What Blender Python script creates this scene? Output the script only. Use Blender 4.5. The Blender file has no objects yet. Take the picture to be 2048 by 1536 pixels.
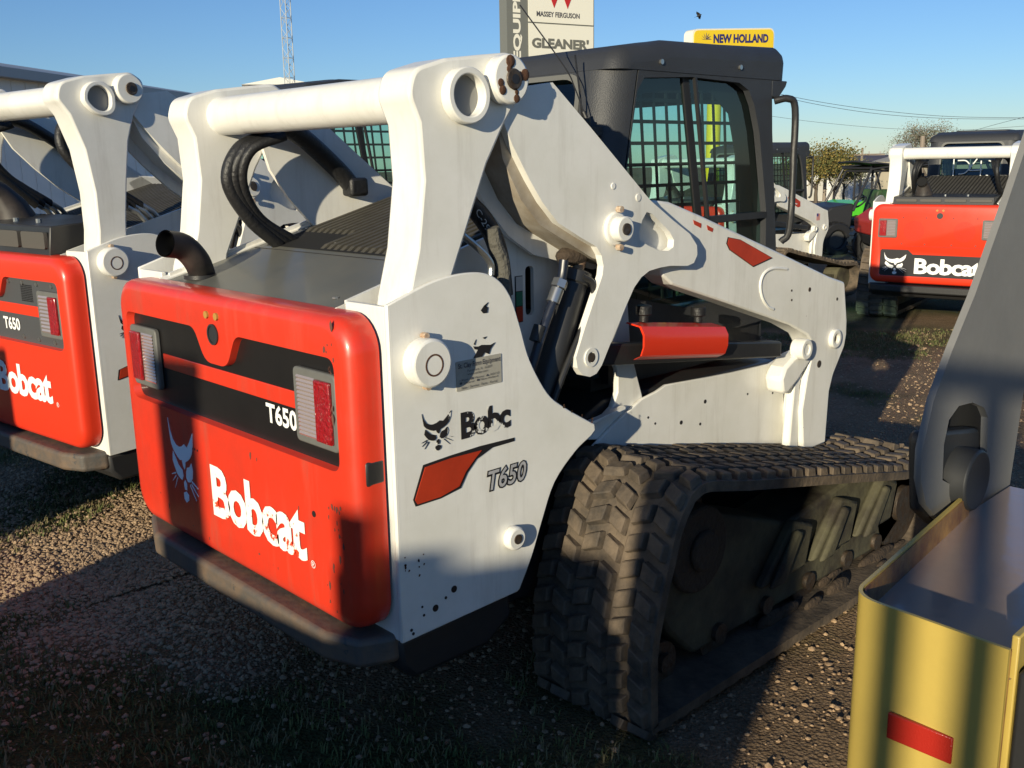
import bpy, bmesh, math, random
from math import sin, cos, pi, radians, atan2, hypot
from mathutils import Vector, Matrix, noise
from mathutils.geometry import tessellate_polygon
random.seed(7)
S = bpy.context.scene
COL = S.collection
# ------------------------------------------------------------------ camera
F, CAM = 1952.9, Vector((-1.1845, -2.3761, 1.5142))
YAW, PITCH, ROLL = radians(46.642), radians(12.848), radians(-1.0357)
def _cam():
    fwd = Vector((cos(PITCH)*cos(YAW), cos(PITCH)*sin(YAW), -sin(PITCH)))
    r = Vector((sin(YAW), -cos(YAW), 0)); u = r.cross(fwd)
    return cos(ROLL)*r + sin(ROLL)*u, -sin(ROLL)*r + cos(ROLL)*u, fwd
RI, UP, FW = _cam()
cd = bpy.data.cameras.new('camera'); cam = bpy.data.objects.new('camera', cd); COL.objects.link(cam)
cam.matrix_world = Matrix((( RI.x, UP.x, -FW.x, CAM.x), (RI.y, UP.y, -FW.y, CAM.y), (RI.z, UP.z, -FW.z, CAM.z), (0, 0, 0, 1)))
cd.sensor_width = 36; cd.lens = 36*F/2048; cd.clip_start = .05; cd.clip_end = 3000
S.camera = cam
def ray(u, v): return RI*((u-1024)/F) + UP*((768-v)/F) + FW
def U(ax, val, u, v):                       # point of the photo ray on a plane of the yard
    d = ray(u, v); return CAM + d*((val-CAM[ax])/d[ax])
def D(u, v, dist):                          # point at a horizontal distance
    d = ray(u, v); return CAM + d*(dist/hypot(d.x, d.y))
def ground(x, y):
    s = (x+1.18)*.686 + (y+2.38)*.727
    return -.03*min(max(0, s-4.5), 200)
# ------------------------------------------------------------------ light
SUN = Vector((-.92, -.345, .218)).normalized()
el = math.asin(SUN.z); az = atan2(SUN.x, SUN.y)
w = bpy.data.worlds.new('World'); S.world = w; w.use_nodes = True
nt = w.node_tree; bg = nt.nodes['Background']
sk = nt.nodes.new('ShaderNodeTexSky'); sk.sky_type = 'NISHITA'; sk.sun_disc = False
sk.sun_elevation = el; sk.sun_rotation = az; sk.altitude = 200; sk.air_density = 1.0; sk.dust_density = 0; sk.ozone_density = 3.5
tn = nt.nodes.new('ShaderNodeMix'); tn.data_type = 'RGBA'; tn.blend_type = 'MULTIPLY'; tn.inputs['Factor'].default_value = 1; tn.inputs['B'].default_value = (.84, .99, 1.24, 1)
nt.links.new(sk.outputs[0], tn.inputs['A']); nt.links.new(tn.outputs['Result'], bg.inputs[0]); bg.inputs[1].default_value = .075
sl = bpy.data.lights.new('sun', 'SUN'); sl.energy = 4.6; sl.angle = radians(.5); sl.color = (1, .89, .66)
so = bpy.data.objects.new('sun', sl); COL.objects.link(so); so.rotation_euler = SUN.to_track_quat('Z', 'Y').to_euler()
S.view_settings.view_transform = 'Standard'; S.view_settings.look = 'None'
S.view_settings.exposure = .42; S.view_settings.gamma = 1
S.cycles.max_bounces = 6; S.cycles.transparent_max_bounces = 16
# ------------------------------------------------------------------ materials
MC = {}
def mat(name, col, rough=.5, metal=0, var=0, vscale=6, col2=None, chips=None, bump=0, bscale=60, coat=0, spec=.5, chip_thr=.68, chip_scale=9, streak=0):
    if name in MC: return MC[name]
    m = bpy.data.materials.new(name); m.use_nodes = True; MC[name] = m
    N = m.node_tree.nodes; L = m.node_tree.links; b = N['Principled BSDF']
    b.inputs['Base Color'].default_value = (*col, 1); b.inputs['Roughness'].default_value = rough
    b.inputs['Metallic'].default_value = metal; b.inputs['Coat Weight'].default_value = coat; b.inputs['Coat Roughness'].default_value = .12
    b.inputs['Specular IOR Level'].default_value = spec
    tc = N.new('ShaderNodeTexCoord'); cur = None
    if var or col2:
        n = N.new('ShaderNodeTexNoise'); n.inputs['Scale'].default_value = vscale; n.inputs['Detail'].default_value = 6; n.inputs['Roughness'].default_value = .65
        L.new(tc.outputs['Object'], n.inputs['Vector'])
        r = N.new('ShaderNodeValToRGB'); r.color_ramp.elements[0].position = .32; r.color_ramp.elements[1].position = .68
        c2 = col2 or tuple(c*(1-var) for c in col)
        r.color_ramp.elements[0].color = (*col, 1); r.color_ramp.elements[1].color = (*c2, 1)
        L.new(n.outputs['Fac'], r.inputs['Fac']); cur = r.outputs['Color']
        mr = N.new('ShaderNodeMapRange'); mr.inputs['To Min'].default_value = rough*.8; mr.inputs['To Max'].default_value = min(1, rough*1.3)
        L.new(n.outputs['Fac'], mr.inputs['Value']); L.new(mr.outputs[0], b.inputs['Roughness'])
    if chips:
        n = N.new('ShaderNodeTexNoise'); n.inputs['Scale'].default_value = chip_scale; n.inputs['Detail'].default_value = 9; n.inputs['Roughness'].default_value = .72
        L.new(tc.outputs['Object'], n.inputs['Vector'])
        r = N.new('ShaderNodeValToRGB'); r.color_ramp.elements[0].position = chip_thr; r.color_ramp.elements[1].position = chip_thr+.012
        L.new(n.outputs['Fac'], r.inputs['Fac'])
        mx = N.new('ShaderNodeMix'); mx.data_type = 'RGBA'; mx.inputs['B'].default_value = (*chips, 1)
        if cur: L.new(cur, mx.inputs['A'])
        else: mx.inputs['A'].default_value = (*col, 1)
        L.new(r.outputs['Color'], mx.inputs['Factor']); cur = mx.outputs['Result']
    if streak:
        mp = N.new('ShaderNodeMapping'); mp.inputs['Scale'].default_value = (16, 16, 1.6); L.new(tc.outputs['Object'], mp.inputs[0])
        n = N.new('ShaderNodeTexNoise'); n.inputs['Scale'].default_value = 1; n.inputs['Detail'].default_value = 7; n.inputs['Roughness'].default_value = .7; L.new(mp.outputs[0], n.inputs['Vector'])
        r = N.new('ShaderNodeMapRange'); r.inputs['From Min'].default_value = .52; r.inputs['From Max'].default_value = .85; r.inputs['To Max'].default_value = streak; L.new(n.outputs['Fac'], r.inputs['Value'])
        mx = N.new('ShaderNodeMix'); mx.data_type = 'RGBA'; mx.inputs['B'].default_value = (.20, .15, .10, 1); L.new(cur, mx.inputs['A']); L.new(r.outputs[0], mx.inputs['Factor']); cur = mx.outputs['Result']
    if cur: L.new(cur, b.inputs['Base Color'])
    if bump:
        n = N.new('ShaderNodeTexNoise'); n.inputs['Scale'].default_value = bscale; n.inputs['Detail'].default_value = 5
        L.new(tc.outputs['Object'], n.inputs['Vector'])
        bp = N.new('ShaderNodeBump'); bp.inputs['Strength'].default_value = bump; bp.inputs['Distance'].default_value = .01
        L.new(n.outputs['Fac'], bp.inputs['Height']); L.new(bp.outputs[0], b.inputs['Normal'])
    return m
WHITE = mat('white paint', (.80, .79, .745), .36, streak=.32, col2=(.71, .70, .64), vscale=5, chips=(.14, .07, .035), chip_thr=.712, chip_scale=14, bump=.03, bscale=14, coat=.25)
RED = mat('orange red paint', (.70, .038, .014), .36, streak=.4, col2=(.56, .038, .016), vscale=7, chips=(.10, .045, .03), chip_thr=.69, chip_scale=17, bump=.08, bscale=9, coat=.35)
REDC = mat('clean orange red paint', (.74, .040, .013), .33, var=.06, vscale=3, bump=.02, bscale=8, coat=.3)
BLACKP = mat('dark painted steel', (.022, .022, .023), .42, var=.3, bump=.05)
CABM = mat('charcoal cab shell', (.036, .038, .042), .52, bump=.22, bscale=260, var=.2, vscale=4)
HOODM = mat('dark grey hood paint', (.11, .115, .105), .42, col2=(.15, .145, .12), vscale=5, coat=.2)
SLAT = mat('dusty slat plastic', (.075, .068, .052), .6, var=.3, vscale=12)
RUBBER = mat('dusty track rubber', (.034, .029, .024), .8, col2=(.16, .12, .082), vscale=9, bump=.35, bscale=70)
RUBK = mat('black hose rubber', (.012, .012, .013), .5, bump=.3, bscale=90)
RUST = mat('rusty worn steel', (.030, .024, .018), .75, col2=(.10, .094, .055), vscale=7, bump=.4, bscale=30)
BUMPM = mat('scuffed bumper steel', (.065, .065, .062), .6, col2=(.14, .095, .062), vscale=13, bump=.25, bscale=40, chips=(.05, .05, .05), chip_thr=.6, chip_scale=6)
DIRT = mat('caked mud', (.055, .038, .025), .9, bump=1, bscale=60)
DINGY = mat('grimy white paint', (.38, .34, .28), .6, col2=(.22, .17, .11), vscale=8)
PIN = mat('greasy pin steel', (.10, .09, .08), .5, metal=.6, col2=(.08, .05, .03), vscale=40, bump=.4)
STEEL = mat('zinc plated steel', (.5, .5, .48), .3, metal=.9)
GREYP = mat('grey arm paint', (.20, .198, .19), .5, var=.12, vscale=5, chips=(.30, .29, .26), chip_thr=.72, chip_scale=7, bump=.06)
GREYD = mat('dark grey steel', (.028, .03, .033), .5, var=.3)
YEL = mat('yellow machine paint', (.50, .365, .085), .42, var=.12, vscale=4, chips=(.07, .06, .06), chip_thr=.715, chip_scale=14, coat=.2, bump=.04)
YELI = mat('rusty yellow inside', (.42, .24, .07), .5, col2=(.13, .05, .03), vscale=7, bump=.2)
WATER = mat('oily standing water', (.34, .25, .20), .16, spec=1.0, bump=.1, bscale=16)
REFL = mat('red reflector tape', (.36, .02, .012), .3, bump=.2, bscale=300)
LENSR = mat('ribbed red lens', (.30, .006, .008), .12, bump=.9, bscale=120, coat=.6)
LENSC = mat('clear lamp lens', (.50, .41, .37), .12, metal=.5, coat=.8)
LFRAME = mat('grey lamp rubber', (.13, .13, .12), .6, var=.2, vscale=20)
PANB = mat('scratched black panel', (.014, .013, .013), .33, var=.3, chips=(.55, .06, .02), chip_thr=.70, chip_scale=13)
PANG = mat('grey perforated panel', (.06, .062, .065), .5)
DECW = mat('white vinyl lettering', (.82, .82, .80), .45)
DECWORN = mat('worn white vinyl lettering', (.85, .84, .78), .45, chips=(.80, .058, .016), chip_thr=.575, chip_scale=19)
DECB = mat('black vinyl', (.016, .015, .017), .4)
DECBWORN = mat('peeling black vinyl', (.018, .016, .018), .4, chips=(.74, .73, .68), chip_thr=.545, chip_scale=14)
DECS = mat('silver vinyl', (.45, .45, .46), .4, var=.2, vscale=30)
DECR = mat('brick red vinyl', (.52, .045, .014), .4, var=.3, vscale=7)
DECG = mat('green warning sticker', (.02, .16, .09), .5)
FADED = mat('faded dealer sticker', (.40, .38, .32), .55, var=.15, vscale=40)
INK = mat('faded black print', (.08, .08, .09), .6)
ROSE = mat('tailored seat vinyl', (.02, .02, .022), .6)
def glass(name, tint, g=.07):
    if name in MC: return MC[name]
    m = bpy.data.materials.new(name); m.use_nodes = True; MC[name] = m
    N = m.node_tree.nodes; L = m.node_tree.links; N.remove(N['Principled BSDF'])
    t = N.new('ShaderNodeBsdfTransparent'); t.inputs[0].default_value = (*tint, 1)
    gl = N.new('ShaderNodeBsdfGlossy'); gl.inputs['Roughness'].default_value = .03
    lw = N.new('ShaderNodeLayerWeight'); lw.inputs[0].default_value = .5; pw = N.new('ShaderNodeMath'); pw.operation = 'POWER'; pw.inputs[1].default_value = 4; L.new(lw.outputs['Facing'], pw.inputs[0]); f = N.new('ShaderNodeMath'); f.operation = 'MULTIPLY_ADD'; f.inputs[1].default_value = .7; f.inputs[2].default_value = g; L.new(pw.outputs[0], f.inputs[0])
    mx = N.new('ShaderNodeMixShader'); L.new(f.outputs[0], mx.inputs[0]); L.new(t.outputs[0], mx.inputs[1]); L.new(gl.outputs[0], mx.inputs[2])
    L.new(mx.outputs[0], N['Material Output'].inputs[0]); return m
GLASS = glass('green tinted glass', (.60, .82, .78))
# ------------------------------------------------------------------ mesh helpers
class MB:
    def __init__(s): s.v = []; s.f = []
    def add(s, vs, fs):
        o = len(s.v); s.v += [Vector(a) for a in vs]; s.f += [tuple(i+o for i in f) for f in fs]; return s
    def box(s, x0, x1, y0, y1, z0, z1, M=None):
        vs = [Vector((x, y, z)) for x in (x0, x1) for y in (y0, y1) for z in (z0, z1)]
        if M: vs = [M @ a for a in vs]
        return s.add(vs, [(0, 1, 3, 2), (4, 6, 7, 5), (0, 4, 5, 1), (2, 3, 7, 6), (0, 2, 6, 4), (1, 5, 7, 3)])
    def prism(s, ax, poly, a, b, holes=()):
        """polygon in the plane across axis ax, from a to b"""
        def P(p, t): return (t, p[0], p[1]) if ax == 0 else ((p[0], t, p[1]) if ax == 1 else (p[0], p[1], t))
        if not holes:
            n = len(poly); s.add([P(p, a) for p in poly]+[P(p, b) for p in poly],
                [tuple(range(n-1, -1, -1)), tuple(range(n, 2*n))]+[(i, (i+1) % n, n+(i+1) % n, n+i) for i in range(n)])
            return s
        loops = [list(poly)]+[list(h) for h in holes]; flat = [p for l in loops for p in l]; n = len(flat)
        tr = tessellate_polygon([[Vector((p[0], p[1], 0)) for p in l] for l in loops])
        fs = [tuple(t) for t in tr]+[tuple(i+n for i in t) for t in tr]; o = 0
        for l in loops:
            k = len(l); fs += [(o+i, o+(i+1) % k, n+o+(i+1) % k, n+o+i) for i in range(k)]; o += k
        return s.add([P(p, a) for p in flat]+[P(p, b) for p in flat], fs)
    def tube(s, path, r, n=12, caps=True, rad=None):
        path = [Vector(p) for p in path]; rings = []; m = len(path); o = len(s.v)
        t0 = (path[1]-path[0]).normalized(); ref = Vector((0, 0, 1)) if abs(t0.z) < .9 else Vector((1, 0, 0)); nrm = t0.cross(ref).normalized()
        for i, p in enumerate(path):
            t = (path[min(i+1, m-1)]-path[max(i-1, 0)]).normalized()
            nrm = (nrm - t*nrm.dot(t)).normalized(); bn = t.cross(nrm); rr = rad[i] if rad else r
            s.v += [p+nrm*(rr*cos(2*pi*k/n))+bn*(rr*sin(2*pi*k/n)) for k in range(n)]
        for i in range(m-1):
            for k in range(n): s.f.append((o+i*n+k, o+i*n+(k+1) % n, o+(i+1)*n+(k+1) % n, o+(i+1)*n+k))
        if caps: s.f += [tuple(o+k for k in range(n-1, -1, -1)), tuple(o+(m-1)*n+k for k in range(n))]
        return s
    def cyl(s, a, b, r, n=28, r2=None): return s.tube([a, b], r, n, True, [r, r2 if r2 is not None else r])
    def ring(s, a, b, ro, ri, n=32):
        a = Vector(a); b = Vector(b); t = (b-a).normalized(); ref = Vector((0, 0, 1)) if abs(t.z) < .9 else Vector((1, 0, 0)); u = t.cross(ref).normalized(); w_ = t.cross(u); o = len(s.v)
        for c, r in ((a, ro), (b, ro), (b, ri), (a, ri)): s.v += [c+u*(r*cos(2*pi*k/n))+w_*(r*sin(2*pi*k/n)) for k in range(n)]
        for q in range(4):
            for k in range(n): s.f.append((o+q*n+k, o+q*n+(k+1) % n, o+((q+1) % 4)*n+(k+1) % n, o+((q+1) % 4)*n+k))
        return s
    def ball(s, c, r, nu=12, nv=8, sc=(1, 1, 1)):
        c = Vector(c); o = len(s.v)
        for j in range(nv+1):
            for i in range(nu):
                th = pi*j/nv; ph = 2*pi*i/nu
                s.v.append(c+Vector((r*sc[0]*sin(th)*cos(ph), r*sc[1]*sin(th)*sin(ph), r*sc[2]*cos(th))))
        for j in range(nv):
            for i in range(nu): s.f.append((o+j*nu+i, o+(j+1)*nu+i, o+(j+1)*nu+(i+1) % nu, o+j*nu+(i+1) % nu))
        return s
    def xf(s, fn): s.v = [Vector(fn(a)) for a in s.v]; return s
WARP = None; INARM = False
def obj(name, mb, m, parent=None, label=None, bevel=0, seg=2, smooth=30, bz=None):
    if INARM: mb.v = [Vector((a[0], a[1]-(.08 if a[1] > .3 else 0), a[2])) for a in mb.v]
    if WARP: mb.v = [Vector(WARP(a)) for a in mb.v]
    me = bpy.data.meshes.new(name); me.from_pydata([tuple(a) for a in mb.v], [], mb.f)
    bm = bmesh.new(); bm.from_mesh(me); bmesh.ops.remove_doubles(bm, verts=bm.verts, dist=1e-5); bmesh.ops.recalc_face_normals(bm, faces=bm.faces); bm.to_mesh(me); bm.free()
    if smooth: me.shade_smooth(); me.set_sharp_from_angle(angle=radians(smooth))
    me.materials.append(m); o = bpy.data.objects.new(name, me); COL.objects.link(o)
    if parent: o.parent = parent
    if label: o['label'] = label
    if bevel:
        b = o.modifiers.new('bevel', 'BEVEL'); b.width = bevel; b.segments = seg; b.limit_method = 'ANGLE'; b.angle_limit = radians(40); b.harden_normals = False
        if bz is not None:
            b.limit_method = 'WEIGHT'; ew = me.attributes.new('bevel_weight_edge', 'FLOAT', 'EDGE')
            for e in me.edges:
                if max(me.vertices[i].co.z for i in e.vertices) > bz and abs(me.vertices[e.vertices[0]].co.y-me.vertices[e.vertices[1]].co.y) < .01: ew.data[e.index].value = 1
    return o
def tag(o, label, cat, group=None):
    o['label'] = label; o['category'] = cat
    if group: o['group'] = group
    return o
def empty(name, loc, rz, label, cat, group=None):
    o = bpy.data.objects.new(name, None); COL.objects.link(o); o.location = loc; o.rotation_euler = (0, 0, rz); o.empty_display_size = .2
    return tag(o, label, cat, group)
def rp(pts, n=6):
    """polygon with rounded corners: (a, b[, radius])"""
    out = []; m = len(pts)
    for i, p in enumerate(pts):
        if len(p) < 3 or p[2] == 0: out.append((p[0], p[1])); continue
        c = Vector(p[:2]); a = Vector(pts[i-1][:2])-c; b = Vector(pts[(i+1) % m][:2])-c
        la, lb = a.length, b.length; a.normalize(); b.normalize(); ang = a.angle(b)
        d = min(p[2]/math.tan(ang/2), la*.49, lb*.49); p0 = c+a*d; p1 = c+b*d
        for k in range(n+1):
            t = k/n; q = p0*(1-t)**2+c*2*t*(1-t)+p1*t*t; out.append((q.x, q.y))
    return out
def spl(pts, n=6):
    """Catmull-Rom through 2D or 3D points"""
    P = [Vector(p) for p in pts]; P = [P[0]*2-P[1]]+P+[P[-1]*2-P[-2]]; out = []
    for i in range(1, len(P)-2):
        for k in range(n):
            t = k/n; a, b, c, d = P[i-1:i+3]
            out.append(.5*((2*b)+(c-a)*t+(2*a-5*b+4*c-d)*t*t+(3*b-a-3*c+d)*t**3))
    out.append(P[-2]); return out
def txt(name, s, o, rt, up, wd, ht, m, parent=None, bold=.02, shear=0, spacing=1.0, ex=.0012, label=None):
    """lettering fitted into a wd x ht rectangle whose lower left corner is o"""
    c = bpy.data.curves.new('t', 'FONT'); c.body = s; c.size = 1; c.offset = bold; c.shear = shear; c.space_character = spacing; c.resolution_u = 3
    t = bpy.data.objects.new('t', c); COL.objects.link(t); dg = bpy.context.evaluated_depsgraph_get(); me = bpy.data.meshes.new_from_object(t.evaluated_get(dg))
    COL.objects.unlink(t); bpy.data.objects.remove(t)
    xs = [v.co.x for v in me.vertices]; ys = [v.co.y for v in me.vertices]; x0, x1, y0, y1 = min(xs), max(xs), min(ys), max(ys)
    o = Vector(o); rt = Vector(rt).normalized(); up = Vector(up).normalized(); n = rt.cross(up)
    mb = MB(); base = [o+rt*((v.co.x-x0)/(x1-x0)*wd)+up*((v.co.y-y0)/(y1-y0)*ht) for v in me.vertices]
    mb.add([b+n*ex for b in base], [tuple(p.vertices) for p in me.polygons]); bpy.data.meshes.remove(me)
    return obj(name, mb, m, parent, label, smooth=0)
def flat(name, polys, o, rt, up, wd, ht, m, parent=None, ex=.0015, label=None):
    """thin vinyl pieces: polygons in unit coordinates"""
    o = Vector(o); rt = Vector(rt).normalized(); up = Vector(up).normalized(); n = rt.cross(up); mb = MB()
    for p in polys:
        k = len(p); b = [o+rt*(a[0]*wd)+up*(a[1]*ht) for a in p]
        mb.add([q+n*ex for q in b]+[q for q in b], [tuple(range(k))]+[(i, (i+1) % k, k+(i+1) % k, k+i) for i in range(k)])
    return obj(name, mb, m, parent, label, smooth=0)
CAT = [[(.0, 1.0), (.05, .86), (.14, .74), (.26, .68), (.38, .67), (.50, .69), (.60, .73), (.72, .70), (.86, .80), (1.0, .92), (.97, .76), (.90, .64), (.80, .57), (.70, .53), (.60, .50), (.58, .44), (.54, .40), (.49, .44), (.46, .51), (.38, .50), (.28, .53), (.14, .60), (.06, .68), (.03, .82)],
       [(.10, .58), (.20, .50), (.28, .43), (.36, .40), (.44, .38), (.46, .30), (.40, .24), (.30, .26), (.20, .30), (.12, .38), (.06, .46)],
       [(.60, .38), (.66, .44), (.76, .46), (.84, .52), (.88, .42), (.84, .32), (.74, .26), (.64, .25), (.58, .30)],
       [(.46, .22), (.52, .26), (.58, .21), (.56, .13), (.48, .13)], [(.42, .08), (.52, .11), (.62, .07), (.60, 0), (.50, -.04), (.42, 0)]]
for a, b, c, d in ((.14, .30, -.04, .26), (.14, .26, -.03, .17), (.20, .24, .05, .09), (.80, .28, 1.04, .22), (.78, .24, 1.02, .12), (.72, .22, .92, .05)):
    CAT.append([(a, b+.012), (c, d+.003), (c, d-.003), (a, b-.012)])
X, Y, Z = Vector((1, 0, 0)), Vector((0, 1, 0)), Vector((0, 0, 1))
# ------------------------------------------------------------------ the tracked loader
TP = [(.655, .002), (.70, 0), (2.28, 0)] + [(2.31+.215*sin(a), .218-.218*cos(a)) for a in [radians(k) for k in range(8, 170, 12)]] + [(2.10, .441), (1.66, .535), (1.08, .655), (.905, .697), (.86, .70), (.80, .68), (.755, .63), (.722, .575), (.698, .499), (.675, .438), (.654, .368), (.636, .299), (.628, .237), (.630, .136), (.634, .05), (.642, .014)]
def resample(loop, step):
    L = [Vector(p) for p in loop]; L.append(L[0]); out = []; acc = 0; tot = sum((L[i+1]-L[i]).length for i in range(len(L)-1)); n = round(tot/step); st = tot/n; nxt = 0
    for i in range(len(L)-1):
        seg = (L[i+1]-L[i]).length
        while nxt <= acc+seg-1e-9 and len(out) < n:
            out.append(L[i].lerp(L[i+1], (nxt-acc)/seg)); nxt += st
        acc += seg
    return out
def make_track(root, sd, detail):
    t = obj('track', MB().add(*belt(sd)), RUBBER, root)
    mb = MB(); P = resample(TP, .078); n = len(P); yo, yi = .94, .505
    for i, p in enumerate(P):
        q0 = P[i-1]; q1 = P[(i+1) % n]; tg = (q1-q0).normalized(); nr = Vector((tg.y, -tg.x)); base = p-nr*.026
        cols = 6 if detail else 3; wd = (yo-yi-.01)/cols
        for k in range(cols):
            a = yi+.005+k*wd+.004; b = a+wd-.011; sl = (.022 if k % 2 else -.022)*(1 if detail else .6); off = (.039 if (k//2) % 2 else 0)
            ln = .026; h = .024+random.uniform(-.002, .002); js = random.uniform(-.003, .003)
            vs = []
            for hh, ins in ((0, 0), (h, .0045)):
                for (yy, ss) in ((a+ins, -1), (b-ins, 1)):
                    for e in (-1, 1):
                        c2 = base+tg*(off+js+e*(ln-ins)+ss*sl*.5)+nr*hh
                        vs.append((c2.x, sd*yy, c2.y))
            mb.add(vs, [(4, 5, 7, 6), (0, 1, 5, 4), (2, 6, 7, 3), (0, 4, 6, 2), (1, 3, 7, 5)])
    obj('tread', mb, RUBBER, t, smooth=0, bevel=.003 if detail else 0, seg=1)
    if not detail:
        obj('undercarriage', MB().prism(1, [(.85, .08), (2.2, .08), (2.2, .26), (1.2, .40), (.9, .42)], sd*.58, sd*.76).cyl((2.31, sd*.6, .218), (2.31, sd*.8, .218), .15, 20).cyl((.93, sd*.6, .45), (.93, sd*.78, .45), .16, 20), RUST, root); return
    uf = MB(); ya, yb = sd*.62, sd*.82
    uf.prism(1, rp([(.80, .52, .1), (.78, .36, .05), (.88, .20, .05), (1.0, .085, .05), (2.2, .08, .05), (2.42, .2, .06), (2.38, .33, .06), (2.0, .42, .05), (1.5, .36, .08), (1.1, .50, .1)]), ya, yb)
    u = obj('undercarriage', uf, RUST, root, bevel=.012)
    g = MB()
    for x in (1.30, 1.60, 1.90): g.prism(1, [(x, .20), (x+.26, .20), (x+.30, .34), (x+.18, .38)], sd*.82, sd*.86); g.prism(1, [(x+.02, .2), (x+.1, .2), (x+.2, .345), (x+.16, .36)], sd*.86, sd*.885)
    obj('guard', g, RUST, u, bevel=.012)
    md = MB()
    for q in range(12):
        x = random.uniform(.8, 2.35); md.ball((x, sd*random.uniform(.80, .88), .045+abs(random.gauss(0, .012))), random.uniform(.02, .055), 10, 8, (random.uniform(1.4, 2.8), .35, random.uniform(.4, .7)))
    obj('caked_mud', md, DIRT, u, smooth=180)['kind'] = 'stuff'
    hb = MB().cyl((1.0, ya, .42), (1.0, sd*.84, .42), .13, 28).cyl((1.0, sd*.84, .42), (1.0, sd*.86, .42), .06)
    obj('drive_hub', hb, DIRT, u, bevel=.008)
    sp = MB(); ol = []
    for k in range(26):
        a = 2*pi*k/26; r = .215 if k % 2 else .18; ol += [(.93+r*cos(a-.05), .455+r*sin(a-.05)), (.93+r*cos(a+.05), .455+r*sin(a+.05))]
    sp.prism(1, ol, sd*.70, sd*.74); obj('sprocket', sp, PIN, root)
    for x in (.86, 1.12, 1.38, 1.64, 1.90, 2.12):
        r = MB().cyl((x, sd*.66, .10), (x, sd*.81, .10), .072, 22).cyl((x, sd*.82, .115), (x, sd*.835, .115), .03, 16); obj('roller', r, PIN, root)
    r = MB().cyl((2.31, sd*.66, .218), (2.31, sd*.82, .218), .175, 30).cyl((2.31, sd*.82, .218), (2.31, sd*.84, .218), .07, 20); obj('idler_wheel', r, PIN, root)
def belt(sd):
    P = resample(TP, .03); n = len(P); vs = []; fs = []
    for i, p in enumerate(P):
        tg = (P[(i+1) % n]-P[i-1]).normalized(); nr = Vector((tg.y, -tg.x)); o = p-nr*.024; q = p-nr*.052
        vs += [(o.x, sd*.938, o.y), (o.x, sd*.507, o.y), (q.x, sd*.507, q.y), (q.x, sd*.938, q.y)]
    for i in range(n):
        j = (i+1) % n
        for k in range(4): fs.append((4*i+k, 4*i+(k+1) % 4, 4*j+(k+1) % 4, 4*j+k))
    return vs, fs
PANEL0 = [(.555, 1.07), (.535, 1.09), (.13, 1.092), (.10, 1.085), (.075, 1.055), (.052, 1.022), (.02, 1.005), (-.02, 1.005), (-.052, 1.022), (-.075, 1.055), (-.10, 1.085), (-.13, 1.092), (-.535, 1.09), (-.555, 1.07), (-.562, .86), (-.54, .835), (-.50, .83), (.50, .83), (.54, .835), (.562, .86)]
PANEL = rp([(.562, 1.094, .03), (.115, 1.094, .05), (.06, 1.004, .06), (-.06, 1.004, .06), (-.115, 1.094, .05), (-.562, 1.094, .03), (-.564, .828, .035), (.564, .828, .035)], 6)
def rrect(y0, y1, z0, z1, r, n=8):
    out = []
    for cy, cz, a0 in ((y1-r, z1-r, 0), (y0+r, z1-r, 90), (y0+r, z0+r, 180), (y1-r, z0+r, 270)):
        out += [(cy+r*cos(radians(a0+90*k/n)), cz+r*sin(radians(a0+90*k/n))) for k in range(n+1)]
    return out
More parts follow.
